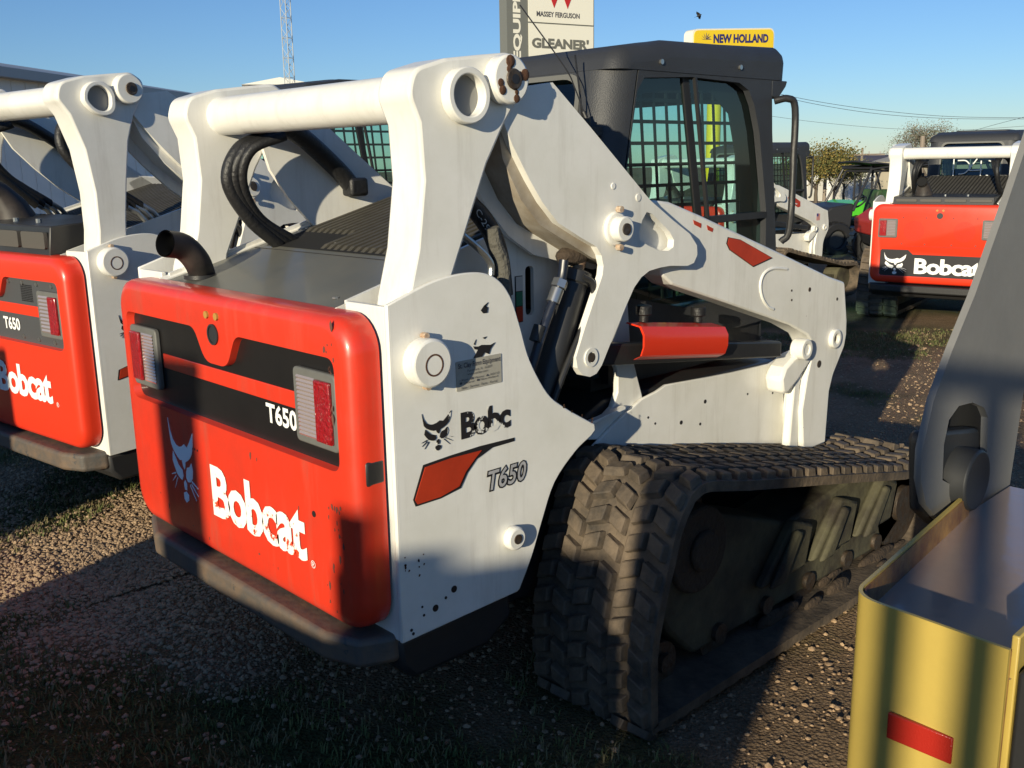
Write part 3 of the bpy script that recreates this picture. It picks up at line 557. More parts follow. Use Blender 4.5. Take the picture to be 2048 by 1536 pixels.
        if sd < 0:
            if kind == 'main':
                pts = [U(1, -.585, u, v) for u, v in ((1455, 474), (1452, 487), (1458, 500), (1506, 534), (1545, 516), (1480, 479))]
                flat('black_decal_edge', [[(p.x, p.z) for p in pts]], (0, -.5855, 0), X, Z, 1, 1, DECB, bo, .0012)
                c = sum(pts, Vector())/len(pts); pts = [c+(p-c)*.94 for p in pts]
                flat('red_decal', [[(p.x, p.z) for p in pts]], (0, -.587, 0), X, Z, 1, 1, DECR, bo, .0012)
                for q in (((1386, 440), (1388, 449), (1401, 456), (1402, 447)), ((1413, 450), (1415, 460), (1424, 464), (1426, 457))):
                    pp = [U(1, -.585, u, v) for u, v in q]; flat('red_decal', [[(p.x, p.z) for p in pp]], (0, -.5855, 0), X, Z, 1, 1, DECR, bo, .0012)
            else:
                M_ = [(1.37, 1.285), (1.34, 1.24), (1.36, 1.20), (1.56, 1.115), (1.61, 1.125), (1.605, 1.185)]
                d_ = flat('red_badge', [M_], (0, -.5855, 0), X, Z, 1, 1, DECR, bo, .0015)
                txt('lettering', 'Bobcat', (1.44, -.5885, 1.178), Vector((1, 0, -.32)), Vector((.32, 0, 1)), .10, .02, DECW, d_, bold=.03)
                flat('flag_decal', [[(0, .1*k), (1, .1*k), (1, .1*k+.055), (0, .1*k+.055)] for k in range(7)], (1.98, -.5855, .94), X, Z, .075, .12, mat('flag red', (.5, .03, .03), .5), bo)
                flat('flag_canton', [[(0, .40), (.45, .40), (.45, .70), (0, .70)]], (1.98, -.5875, .94), X, Z, .075, .12, mat('flag blue', (.03, .04, .2), .5), bo)
        # link bar and lift cylinder
        def S_(p): return (p[0], sd*abs(p[1]), p[2])
        lb = MB().prism(1, [(.70, 1.030), (.70, .965), (1.80, .830), (1.80, .885)], sd*.548, sd*.590)
        l_ = obj('link_bar', lb, BLACKP, root, bevel=.006)
        if detail:
            sh = MB()
            sec = [(-.60, .0), (-.625, .012), (-.635, .04), (-.635, .075), (-.622, .098), (-.57, .105)]
            vs = []
            for x, zz in ((.985, .948), (1.405, .893)):
                for (yy, h) in sec: vs.append((x, sd*abs(yy), zz+h))
                for (yy, h) in sec: vs.append((x, sd*(abs(yy)-.006), zz+h-.004))
            n = len(sec); k = 2*n; fs = [(i, i+1, k+i+1, k+i) for i in range(n-1)]+[(n+i, n+i+1, k+n+i+1, k+n+i) for i in range(n-1)]+[(i, i+1, n+i+1, n+i) for i in range(n-1)]+[(k+i, k+i+1, k+n+i+1, k+n+i) for i in range(n-1)]+[(0, n, k+n, k), (n-1, 2*n-1, k+2*n-1, k+n-1)]
            obj('red_cylinder_guard', MB().add(vs, fs), REDC, l_)
            for x, z in ((1.055, 1.045), (1.325, 1.010)):
                kn = MB().cyl((x, sd*.575, z), (x, sd*.575, z+.022), .014, 14).tube([(x, sd*.575, z+.022), (x, sd*.575, z+.05)], .024, 14)
                obj('knob', kn, RUBK, l_, bevel=.003)
        c0 = Vector((.83, sd*.555, 1.325)); c1 = Vector((.55, sd*.555, .66)); c2 = c0.lerp(c1, .16)
        cy = obj('lift_cylinder', MB().cyl(tuple(c2), tuple(c1), .040, 28).cyl(tuple(c2), tuple(c2+(c1-c2)*.06), .046, 28), BLACKP, root, bevel=.004)
        obj('rod', MB().cyl(tuple(c0), tuple(c2), .020, 20), mat('muddy rod', (.30, .24, .16), .7, col2=(.1, .05, .03), vscale=30), cy)
        ln = [c2+Vector((-.02, sd*.04, -.01)), c2+Vector((.012, sd*.05, -.035)), c2+Vector((.0, sd*.05, -.10)), c0.lerp(c1, .6)+Vector((.0, sd*.05, 0)), c0.lerp(c1, .95)+Vector((-.02, sd*.05, 0))]
        obj('oil_line', MB().tube(spl([tuple(p) for p in ln], 5), .009, 10), BLACKP, cy)
        obj('mud', MB().ball((.775, sd*.555, 1.262), .035, 10, 8, (1.9, .9, .8)), DIRT, cy)
    # hoses
    if detail:
        def hose(pts, r, m=RUBK, n=14, parent=root, name='hose'): return obj(name, MB().tube(spl(pts, 8), r, n), m, parent)
        for sd in ((1, -1) if kind != 'main' else (1,)):
            for k, (r, off) in enumerate(((.021, 0), (.017, .035), (.015, .07))):
                h = hose([(.36+off*.4, sd*(.40-off), 1.60), (.27+off*.3, sd*(.40-off*.6), 1.56), (.235+off*.5, sd*(.41-off*.3), 1.47), (.30+off*.5, sd*.42, 1.36), (.40+off, sd*.43, 1.275)], r)
                tb = obj('hose_end', MB().tube([(.40+off, sd*.43, 1.275), (.44+off, sd*.435, 1.255), (.47+off, sd*.44, 1.215)], .011, 10), STEEL, h)
            hose([(.33, sd*.39, 1.62), (.42, sd*.42, 1.63), (.52, sd*.45, 1.60), (.66, sd*.475, 1.50), (.72, sd*.48, 1.44)], .030)
            obj('hose_clamp', MB().box(.69, .76, sd*.44, sd*.50, 1.41, 1.47, Matrix.Rotation(0, 4, 'Z')), RUBK, root, bevel=.01)
    if kind == 'main':
        # hoses and couplings between the right plates
        pts = [U(1, -.55, u, v) for u, v in ((930, 400), (960, 430), (985, 470), (1000, 520), (1008, 590))]
        h = obj('hose', MB().tube(spl([tuple(p) for p in pts], 6), .024, 14), RUBK, root)
        txt('hose_lettering', 'C-293', tuple(U(1, -.58, 950, 424)), Vector((.55, 0, -.8)), Vector((.8, 0, .55)), .075, .017, mat('grey print', (.35, .35, .33), .6), h, bold=0)
        pts = [U(1, -.60, u, v) for u, v in ((985, 455), (992, 490), (1004, 520), (1008, 560), (1010, 600))]
        obj('hose_sleeve', MB().tube(spl([tuple(p) for p in pts], 6), .017, 12), mat('frayed sleeve', (.10, .095, .08), .9, bump=1, bscale=70), h)
        pts = [U(1, -.60, u, v) for u, v in ((925, 470), (955, 495), (972, 512), (982, 530), (982, 550))]
        obj('steel_pipe', MB().tube(spl([tuple(p) for p in pts], 6), .009, 10), STEEL, h)
        pts = [U(1, -.60, u, v) for u, v in ((1128, 520), (1122, 560), (1100, 620), (1080, 680), (1062, 740))]
        P = [tuple(p) for p in pts]
        q = obj('hose', MB().tube(spl(P, 5), .013, 12), mat('blue black hose', (.012, .016, .03), .35), root)
        a, b = pts[1], pts[2]
        obj('coupling', MB().cyl(tuple(a), tuple(a.lerp(b, .25)), .021, 6).cyl(tuple(a.lerp(b, .3)), tuple(a.lerp(b, .75)), .018, 16), STEEL, q)
        obj('coupling', MB().cyl(tuple(pts[2].lerp(pts[3], .5)+Vector((-.02, 0, 0))), tuple(pts[3]+Vector((-.02, 0, 0))), .016, 12), GREYD, q)
        txt('hose_lettering', 'MSHG-24', (.29, .39, 1.50), Vector((.25, 0, .8)), Vector((-.8, 0, .25)), .1, .018, mat('grey print', (.35, .35, .33), .6), root, bold=0)
def make_cab(root, kind, detail):
    sh = .20
    rf = MB().prism(1, [(1.094, 1.775), (1.104, 1.80), (1.12, 1.825), (1.16, 1.846), (1.30, 1.862), (1.36, 1.874), (1.65, 1.88), (1.985, 1.891), (2.02, 1.873), (2.035, 1.84), (2.03, 1.775)], -.43, .43)
    roof = obj('cab_roof', rf, CABM, root, bevel=.065, seg=6, bz=1.785)
    obj('sun_visor', MB().prism(1, [(1.9305, 1.7745), (2.03, 1.7745), (2.02, 1.755), (1.972, 1.712), (1.9305, 1.72)], -.429, .429), CABM, roof, bevel=.004)
    obj('roof_pan', MB().prism(2, rp([(1.45, -.26, .06), (1.85, -.26, .06), (1.85, .26, .06), (1.45, .26, .06)]), 1.86, 1.889), CABM, roof, bevel=.01)
    win = [(1.128, 1.10), (1.12, 1.38), (1.126, 1.50), (1.147, 1.614), (1.185, 1.715), (1.227, 1.753), (1.465, 1.765), (1.73, 1.758), (1.79, 1.735), (1.825, 1.688), (1.862, 1.60), (1.885, 1.503), (1.925, 1.328), (1.94, 1.03), (1.45, 1.03)]
    outl = [(1.09, 1.20), (1.166, 1.60), (1.20, 1.7745), (1.93, 1.7745), (1.945, 1.60), (2.0, 1.20), (2.02, .93), (1.10, .90)]
    win = [(max(a, 1.178-(1.69-b)*.20+.012) if b < 1.74 else a, b) for a, b in win]
    for sd in (-1, 1):
        side = obj('cab_side', MB().prism(1, outl, sd*.404, sd*.4275, [win]), CABM, root)
        g1 = [p for p in win if True]
        obj('window_glass', MB().add([(p[0], sd*.402, p[1]) for p in win], [tuple(range(len(win)))]), GLASS, side, smooth=0)
        fr = MB()
        fr.add([], [])
        a0, a1 = (1.470, 1.765), (1.560, 1.315)
        for off, wd, dp in ((-.028, .034, .408), (.008, .010, .431)):
            fr.add([(a0[0]+off, sd*dp, a0[1]), (a0[0]+off+wd, sd*dp, a0[1]), (a1[0]+off+wd, sd*dp, a1[1]), (a1[0]+off, sd*dp, a1[1]), (a0[0]+off, sd*(dp-.012), a0[1]), (a0[0]+off+wd, sd*(dp-.012), a0[1]), (a1[0]+off+wd, sd*(dp-.012), a1[1]), (a1[0]+off, sd*(dp-.012), a1[1])],
                [(0, 1, 2, 3), (4, 7, 6, 5), (0, 4, 5, 1), (1, 5, 6, 2), (2, 6, 7, 3), (3, 7, 4, 0)])
        fr.box(1.55, 1.93, sd*.405, sd*.428, 1.300, 1.322)
        obj('window_frame', fr, BLACKP, side)
        # guard mesh
        gm = MB(); yb = sd*.375
        def inside(x, z):
            c = False; n = len(win); j = n-1
            for i in range(n):
                xi, zi = win[i]; xj, zj = win[j]
                if (zi > z) != (zj > z) and x < (xj-xi)*(z-zi)/(zj-zi)+xi: c = not c
                j = i
            return c
        x = 1.16; stp = .066
        xs = [1.16+.064*k for k in range(12)]; zs = [1.10+.066*k for k in range(10)]
        for x in xs:
            gm.box(x-.0055, x+.0055, yb-.002, yb+.002, 1.06, 1.74)
        for z in zs: gm.box(1.13, 1.90, yb-.0026, yb+.0026, z-.0055, z+.0055)
        gm.xf(lambda v: (v.x+(1.55-v.z)*.10, v.y, v.z))
        fl = [(1.11, 1.04), (1.11, 1.79), (1.93, 1.79), (1.96, 1.04)]
        gm.prism(1, fl, sd*.372, sd*.378, [[(1.185, 1.06), (1.18, 1.55), (1.24, 1.70), (1.30, 1.715), (1.64, 1.725), (1.75, 1.66), (1.80, 1.52), (1.83, 1.36), (1.84, 1.06)]])
        obj('guard_mesh', gm, mat('black guard steel', (.012, .012, .012), .6), side, smooth=0)
        hp = [(1.955, sd*.425, 1.705), (1.985, sd*.46, 1.712), (2.01, sd*.475, 1.68), (2.015, sd*.475, 1.5), (2.01, sd*.475, 1.26), (1.995, sd*.45, 1.21)]
        obj('grab_handle', MB().tube(spl(hp, 5), .0125, 12), BLACKP, side)
        bo = MB()
        for u, v in ((1319, 124), (1477, 135)):
            p = U(1, -.424, u, v); bo.cyl((p.x, sd*.424, p.z), (p.x, sd*.436, p.z), .008, 12)
        obj('dome_bolt', bo, STEEL, side)
        # corner pillar
        pl = MB(); nz = 8; na = 9
        for iz in range(nz+1):
            z = .95+(1.7745-.95)*iz/nz; xr = .985+(z-1.20)*.19+(.01 if z < 1.2 else 0)
            for rr in (.0985, .075):
                for ia in range(na+1):
                    a = pi/2*ia/na; pl.v.append(Vector((xr+.0985-rr*sin(a), sd*(.4275-.0985+rr*cos(a)), z)))
        w2 = 2*(na+1)
        for iz in range(nz):
            for ia in range(na):
                for q in (0, na+1):
                    o_ = iz*w2+q+ia; pl.f.append((o_, o_+1, o_+w2+1, o_+w2))
            for q in (0, na):
                o_ = iz*w2+q; pl.f.append((o_, o_+na+1, o_+w2+na+1, o_+w2))
        obj('pillar', pl, CABM, side, smooth=50)
        if not detail: continue
        obj('lower_liner', MB().box(1.10, 1.95, sd*.36, sd*.40, .82, 1.03), BLACKP, side)
    rwo = [(-.329, 1.08), (.329, 1.08), (.329, 1.7745), (-.329, 1.7745)]; rw = rp([(-.29, 1.36, .03), (.29, 1.36, .03), (.29, 1.76, .06), (-.29, 1.76, .06)])
    rear = MB().prism(0, rwo, .9855, 1.01, [rw]).xf(lambda v: (v.x+(v.z-1.20)*.19, v.y, v.z)); rb = obj('cab_rear', rear, CABM, root)
    obj('window_glass', MB().add([(1.008+(b-1.20)*.19, a, b) for a, b in rw], [tuple(range(len(rw)))]), GLASS, rb, smooth=0)
    obj('window_seal', MB().prism(0, rp([(-.30, 1.35, .03), (.30, 1.35, .03), (.30, 1.77, .06), (-.30, 1.77, .06)]), .981, .985, [rp([(-.283, 1.367, .03), (.283, 1.367, .03), (.283, 1.755, .06), (-.283, 1.755, .06)])]).xf(lambda v: (v.x+(v.z-1.20)*.19, v.y, v.z)), mat('grey window seal', (.12, .12, .11), .6), rb)
    if kind == 'right':
        ch = MB()
        def strk(pts): ch.tube(spl([(1.0+(b-1.2)*.19-.016+0, a, b) for a, b in pts], 5), .0065, 6)
        strk([(.16, 1.60), (.155, 1.52), (.15, 1.42)]); strk([(.12, 1.585), (.04, 1.58), (.0, 1.52), (.04, 1.46), (.10, 1.45)]); strk([(-.06, 1.60), (-.0, 1.50), (-.02, 1.485), (-.12, 1.49)]); strk([(-.10, 1.58), (-.11, 1.42)]); strk([(-.17, 1.58), (-.25, 1.55), (-.28, 1.48), (-.22, 1.42), (-.16, 1.44)])
        obj('chalk_number', ch, mat('white marker', (.75, .78, .75), .8), rb)
    # front door frame and glass, seat and levers inside
    fo = [(-.40, .80), (.40, .80), (.40, 1.80), (-.40, 1.80)]; fi = rp([(-.33, .88, .05), (.33, .88, .05), (.33, 1.74, .08), (-.33, 1.74, .08)])
    fd = obj('front_door', MB().prism(0, fo, 1.945, 1.965, [fi]), CABM, root)
    obj('window_glass', MB().add([(1.955, a, b) for a, b in fi], [tuple(range(len(fi)))]), GLASS, fd, smooth=0)
    st = MB().box(1.20, 1.65, -.22, .22, 1.00, 1.12); obj('seat', st, ROSE, root, bevel=.03, seg=3)
    obj('seat_back', MB().box(1.16, 1.26, -.21, .21, 1.10, 1.50), ROSE, root, bevel=.035, seg=3)
    obj('cab_floor', MB().box(1.05, 1.95, -.37, .37, .80, .84), BLACKP, root)
    if kind == 'main':
        obj('control_lever', MB().tube([(1.72, -.27, 1.02), (1.74, -.27, 1.18), (1.70, -.27, 1.25)], .014, 10).ball((1.70, -.27, 1.28), .035, 12, 8, (1, .8, 1.3)), RUBK, root)
        obj('control_lever', MB().tube([(1.72, .27, 1.02), (1.74, .27, 1.18), (1.70, .27, 1.25)], .014, 10).ball((1.70, .27, 1.28), .035, 12, 8, (1, .8, 1.3)), RUBK, root)
        obj('seat_bar', MB().tube(spl([(1.16, -.27, 1.62), (1.25, -.28, 1.56), (1.30, -.28, 1.42), (1.28, -.28, 1.20)], 5), .022, 10), RUBK, root)
        a = U(0, 1.02, 1172, 236); b = U(0, .98, 1128, 132); c = U(0, .92, 1040, 10)
        an = obj('antenna', MB().cyl(tuple(a), tuple(a.lerp(b, .12)), .007, 10).tube(spl([tuple(a), tuple(a.lerp(b, .5)+Vector((0, 0, .01))), tuple(b), tuple(c)], 5), .0022, 6), BLACKP, root)
        obj('antenna_base', MB().cyl(tuple(a-Vector((0, 0, .03))), tuple(a), .014, 12).box(a.x-.01, a.x+.05, a.y-.02, a.y+.02, a.z-.05, a.z-.025), RUBK, an)
        a = U(0, 1.04, 1165, 250); b = U(0, 1.04, 1150, 110)
        obj('cable', MB().tube(spl([tuple(a), tuple(a.lerp(b, .4)+Vector((-.01, -.012, 0))), tuple(b)], 5), .003, 6), RUBK, an)
MAIN = make_loader('main', (0, 0, 0), 0, 'large scuffed white and red loader in the middle with peeling side decals')
LEFT = make_loader('left', (.047, 2.054, .0), radians(7.4), 'white and red tracked loader cut off at the left edge, with grey perforated rear panel')
R1 = make_loader('right', (8.158, 1.598, ground(8.158, 1.598)), radians(9.9), 'white and red loader seen from behind at the right, number chalked on its rear window', detail=True)
R2 = make_loader('far', (8.04, 4.58, ground(8.04, 4.58)), radians(-2.5), 'white loader with flag decal and red badge on its arm, beyond the grab handle', detail=False)
# ------------------------------------------------------------------ yellow trough machine on the right
YM = empty('yellow_attachment', (.9, -1.75, 0), 0, 'yellow steel box holding rain water, joined to a grey arm, at the lower right', 'attachment')
def loc_(mb, o): return mb.xf(lambda v: v-Vector(o))
zr = .66
pr = [U(2, zr, u, v) for u, v in ((1905, 1005), (1870, 1035), (1790, 1105), (1712, 1180))]
x0 = U(2, zr, 1740, 1225); x1 = U(2, zr, 2018, 1300); a = U(2, zr, 1712, 1183); far = U(2, zr, 1930, 985)
x2 = x1+Vector((1.1, 0, 0)); 
rim = rp([(far.x, far.y), (a.x-.016, a.y+.004, .075), (x1.x, x1.y)], 12)
rim = [Vector(p) for p in rim]; rim = [rim[0], rim[0].lerp(rim[1], .5)]+rim[1:-1]+[rim[-2].lerp(rim[-1], q) for q in (.2, .4, .6, .8)]+[rim[-1]]
def wall(mb, line, z0, z1, th, flare=0):
    n = len(line); o = len(mb.v); vs = []
    for i, p in enumerate(line):
        t = (line[min(i+1, n-1)]-line[max(i-1, 0)]).normalized(); nr = Vector((-t.y, t.x))
        for (q, z) in ((p-nr*flare, z0), (p, z0+.1), (p, z1), (p+nr*th, z1), (p+nr*th, z0)): vs.append((q.x, q.y, z))
    fs = []
    for i in range(n-1):
        for k in range(5): fs.append((5*i+k, 5*i+(k+1) % 5, 5*(i+1)+(k+1) % 5, 5*(i+1)+k))
    fs += [(0, 1, 2, 3, 4), tuple(5*(n-1)+k for k in range(4, -1, -1))]
    return mb.add(vs, fs)
YO = (.9, -1.75, 0)
hull = wall(MB(), rim, .06, zr, .008, .02)
obj('hull', loc_(hull, YO), YEL, YM, smooth=40)
inner = wall(MB(), [p+Vector((.012, -.006)) if i < len(rim)*.45 else p+Vector((.012, 0)) for i, p in enumerate(rim)], .2, zr-.006, .004)
obj('liner', loc_(inner, YO), YELI, YM, smooth=40)
poly = [(p.x+.012, p.y-.003) for p in rim]+[(x2.x, x1.y), (x2.x, far.y)]
wt = MB().add([(q[0], q[1], zr-.062) for q in poly], [tuple(range(len(poly)))]); obj('water', loc_(wt, YO), WATER, YM, smooth=0)
sw = MB().box(x1.x+.02, x1.x+1.0, x1.y-.01, x1.y+.004, .2, zr+.02); obj('side_wall', loc_(sw, YO), YEL, YM, bevel=.003)
obj('side_beam', loc_(MB().box(x1.x+.01, x1.x+1.2, x1.y-.10, x1.y-.015, .0, .62), YO), BLACKP, YM, bevel=.008)
rf0 = [U(0, x0.x-.004, u, v) for u, v in ((1758, 1440), (1890, 1482), (1888, 1536), (1758, 1492))]
yy0, yy1 = rf0[0].y, rf0[1].y
def wx(y):   # hull x at this y
    b = min(rim, key=lambda p: abs(p.y-y)); return b.x
obj('reflector', loc_(MB().box(min(wx(yy0), wx(yy1))-.006, min(wx(yy0), wx(yy1))-.001+.004, min(yy0, yy1), max(yy0, yy1), rf0[3].z, rf0[0].z), YO), REFL, YM, bevel=.002)
obj('skirt', loc_(MB().prism(2, [(x0.x-.06, a.y+.02), (x0.x-.05, x1.y), (x0.x+.1, x1.y), (x0.x+.4, a.y+.07)], 0, .07), YO), YEL, YM, bevel=.02)
# grey arm: two cheek plates, a slot and the pin between them
def yarm(px, y): return [tuple(U(1, y, u, v)[k] for k in (0, 2)) for u, v in px]
ya = -1.42
outer = yarm([(2100, 140), (2062, 265), (2010, 420), (1950, 590), (1905, 700), (1868, 800), (1845, 900), (1842, 960), (1852, 1010), (1880, 1042), (1925, 1050), (1985, 1040), (2015, 1000), (2030, 900), (2060, 700), (2110, 400), (2150, 200)], ya)
slotp = yarm([(1885, 960), (1888, 890), (1898, 840), (1918, 812), (1945, 805), (1968, 815), (1976, 835), (1974, 900), (1968, 960), (1930, 985)], ya)
obj('arm_plate', loc_(MB().prism(1, outer, ya, ya+.018, [slotp]), YO), GREYP, YM)
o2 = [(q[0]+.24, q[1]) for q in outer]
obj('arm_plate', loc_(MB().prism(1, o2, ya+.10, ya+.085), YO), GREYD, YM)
obj('arm_box', loc_(MB().prism(1, [(q[0]+.20, q[1]) for q in yarm([(2100, 140), (2062, 265), (2010, 420), (1950, 590), (1905, 700), (1880, 790), (2000, 790), (2060, 700), (2110, 400)], ya)], ya+.019, ya+.084), YO), GREYP, YM)
pc = U(1, ya, 1925, 955)
obj('pivot_pin', loc_(MB().cyl((pc.x, ya-.04, pc.z), (pc.x, ya+.10, pc.z), .080, 30), YO), GREYD, YM, bevel=.006)
obj('pivot_ear', loc_(MB().prism(1, rp([(q[0], q[1], .03) for q in yarm([(1870, 870), (1975, 860), (1990, 1030), (1900, 1060), (1870, 1030)], ya)]), ya+.02, ya+.07), YO), GREYD, YM, bevel=.01)
# ------------------------------------------------------------------ ground
def gmask(x, y):
    n = noise.fractal(Vector((x*.55+3.1, y*.55-1.7, 0)), 1, 2, 4)+.35*noise.noise(Vector((x*3, y*3, 2)))
    n += .25*math.exp(-((x-.2)**2+(y+1.2)**2)/1.2)+.4*math.exp(-((x+.35)**2+(y+.1)**2)/.5)
    if -1.5 < x < 1.4 and y > 1.1: n -= .34
    if .7 < x < 3 and y < -.9: n -= .45
    d_ = hypot(x+1.18, y+2.38)
    if 3.6 < d_ < 8.3 and x > 1.5: n -= .5
    if 8.3 <= d_ < 10.5 and x > 3: n += .25
    if d_ > 14: n -= .6*min(1, (d_-14)/4)
    return max(0, min(1, .5+n*1.7))
def axis(n0, step, grow, far):
    out = [0]; s_ = step
    while out[-1] < far: out.append(out[-1]+s_); s_ = s_ if out[-1] < n0 else s_*grow
    return out
A = axis(5, .07, 1.09, 900); Bn = axis(3, .12, 1.16, 400)
ss = [-b for b in reversed(Bn[1:])]+A; T = axis(3.2, .07, 1.1, 700); tt = [-b for b in reversed(T[1:])]+T
gm = bpy.data.meshes.new('ground'); vs = []; msk = []
fx, fy = cos(YAW), sin(YAW); ox, oy = CAM.x+fx*1.2, CAM.y+fy*1.2
for s_ in ss:
    for t_ in tt:
        x = ox+fx*s_+fy*t_; y = oy+fy*s_-fx*t_; r = hypot(s_, t_)
        h = (noise.fractal(Vector((x*1.3, y*1.3, 0)), 1, 2, 3)*.016+noise.noise(Vector((x*7, y*7, 3)))*.004) if r < 60 else 0
        for (lx, ly) in ((0, 0), (.047, 2.054)):
            if -.1 < x-lx < 2.9 and abs(y-ly) < 1.0: h = min(h, 0)
        vs.append((x, y, ground(x, y)+h-.004)); msk.append(gmask(x, y))
nt_ = len(tt); fs = [(i*nt_+j, i*nt_+j+1, (i+1)*nt_+j+1, (i+1)*nt_+j) for i in range(len(ss)-1) for j in range(nt_-1)]
gm.from_pydata(vs, [], fs); gm.shade_smooth(); at = gm.attributes.new('grass', 'FLOAT', 'POINT'); at.data.foreach_set('value', msk)
m = bpy.data.materials.new('gravel yard'); m.use_nodes = True; N = m.node_tree.nodes; L = m.node_tree.links; b = N['Principled BSDF']; b.inputs['Roughness'].default_value = .95; b.inputs['Specular IOR Level'].default_value = .15
tc = N.new('ShaderNodeTexCoord'); at = N.new('ShaderNodeAttribute'); at.attribute_name = 'grass'
n1 = N.new('ShaderNodeTexVoronoi'); n1.inputs['Scale'].default_value = 85; n1.inputs['Randomness'].default_value = 1; n2 = N.new('ShaderNodeTexNoise'); n2.inputs['Scale'].default_value = 3; n2.inputs['Detail'].default_value = 8
n3 = N.new('ShaderNodeTexNoise'); n3.inputs['Scale'].default_value = 38; n3.inputs['Detail'].default_value = 6; n3.inputs['Roughness'].default_value = .75
for n in (n1, n2, n3): L.new(tc.outputs['Object'], n.inputs['Vector'])
r1 = N.new('ShaderNodeValToRGB'); r1.color_ramp.elements[0].color = (.20, .13, .075, 1); r1.color_ramp.elements[1].color = (.44, .31, .195, 1); L.new(n1.outputs['Color'], r1.inputs['Fac'])
r2 = N.new('ShaderNodeValToRGB'); r2.color_ramp.elements[0].color = (.15, .095, .055, 1); r2.color_ramp.elements[1].color = (.35, .245, .15, 1); r2.color_ramp.elements[0].position = .3; r2.color_ramp.elements[1].position = .7; L.new(n2.outputs['Fac'], r2.inputs['Fac'])
mx = N.new('ShaderNodeMix'); mx.data_type = 'RGBA'; mx.inputs['Factor'].default_value = .45; L.new(r1.outputs[0], mx.inputs['A']); L.new(r2.outputs[0], mx.inputs['B'])
r3 = N.new('ShaderNodeValToRGB'); r3.color_ramp.elements[0].color = (.035, .045, .016, 1); r3.color_ramp.elements[1].color = (.12, .12, .045, 1); r3.color_ramp.elements[0].position = .35; r3.color_ramp.elements[1].position = .65; L.new(n3.outputs['Fac'], r3.inputs['Fac'])
ma = N.new('ShaderNodeMath'); ma.operation = 'MULTIPLY_ADD'; ma.inputs[1].default_value = 1.3; L.new(at.outputs['Fac'], ma.inputs[0]); m2 = N.new('ShaderNodeMath'); m2.operation = 'SUBTRACT'; m2.inputs[1].default_value = .62; m2.use_clamp = False
L.new(n3.outputs['Fac'], m2.inputs[0]); L.new(m2.outputs[0], ma.inputs[2]); ma.use_clamp = True
mg = N.new('ShaderNodeMix'); mg.data_type = 'RGBA'; L.new(ma.outputs[0], mg.inputs['Factor']); L.new(mx.outputs['Result'], mg.inputs['A']); L.new(r3.outputs[0], mg.inputs['B']); L.new(mg.outputs['Result'], b.inputs['Base Color'])
bp = N.new('ShaderNodeBump'); bp.inputs['Strength'].default_value = .9; bp.inputs['Distance'].default_value = .02; L.new(n1.outputs['Distance'], bp.inputs['Height'])
bp2 = N.new('ShaderNodeBump'); bp2.inputs['Strength'].default_value = .7; bp2.inputs['Distance'].default_value = .02; L.new(n3.outputs['Fac'], bp2.inputs['Height']); L.new(bp.outputs[0], bp2.inputs['Normal']); L.new(bp2.outputs[0], b.inputs['Normal'])
gm.materials.append(m); go = bpy.data.objects.new('ground', gm); COL.objects.link(go); go['kind'] = 'structure'
def gz(x, y):
    h = noise.fractal(Vector((x*1.3, y*1.3, 0)), 1, 2, 3)*.016+noise.noise(Vector((x*7, y*7, 3)))*.004
    for (lx, ly) in ((0, 0), (.047, 2.054)):
        if -.1 < x-lx < 2.9 and abs(y-ly) < 1.0: h = min(h, 0)
    return ground(x, y)+h-.004
def samp(mx_, pw=1.0):
    while True:
        s_ = .3+(mx_)*random.random()**pw; t_ = random.uniform(-.62, .62)*(s_+1.6)
        x = CAM.x+fx*s_+fy*t_; y = CAM.y+fy*s_-fx*t_
        return x, y
vs = []; fs = []
ico = [(0, 0, 1), (.89, 0, .45), (.28, .85, .45), (-.72, .53, .45), (-.72, -.53, .45), (.28, -.85, .45), (.72, .53, -.3), (-.28, .85, -.3), (-.89, 0, -.3), (-.28, -.85, -.3), (.72, -.53, -.3)]
icf = [(0, 1, 2), (0, 2, 3), (0, 3, 4), (0, 4, 5), (0, 5, 1), (1, 6, 2), (2, 6, 7), (2, 7, 3), (3, 7, 8), (3, 8, 4), (4, 8, 9), (4, 9, 5), (5, 9, 10), (5, 10, 1), (1, 10, 6)]
for i in range(95000):
    if i < 60000: x, y = random.gauss(.0, .75), random.gauss(1.5, .75)
    else: x, y = samp(9, .8)
    g = gmask(x, y)
    if random.random() < g*.85: continue
    r = random.choice((.003, .004, .004, .005, .006, .007, .008, .011)); z = gz(x, y); o = len(vs); a = random.random()*6.28; sx, sy, sz = random.uniform(.7, 1.3), random.uniform(.7, 1.3), random.uniform(.5, .9)
    for q in ico:
        j = random.uniform(.8, 1.2); vx, vy = q[0]*sx*r*j, q[1]*sy*r*j; vs.append((x+vx*cos(a)-vy*sin(a), y+vx*sin(a)+vy*cos(a), z+q[2]*sz*r*j+r*.1))
    fs += [tuple(o+k for k in f) for f in icf]
gr = bpy.data.meshes.new('gravel'); gr.from_pydata(vs, [], fs)
pm = mat('pale gravel stone', (.24, .155, .09), .9, col2=(.44, .31, .19), vscale=25); gr.materials.append(pm)
o = bpy.data.objects.new('gravel', gr); COL.objects.link(o); o['kind'] = 'stuff'; tag(o, 'loose tan gravel stones scattered over the yard', 'gravel')
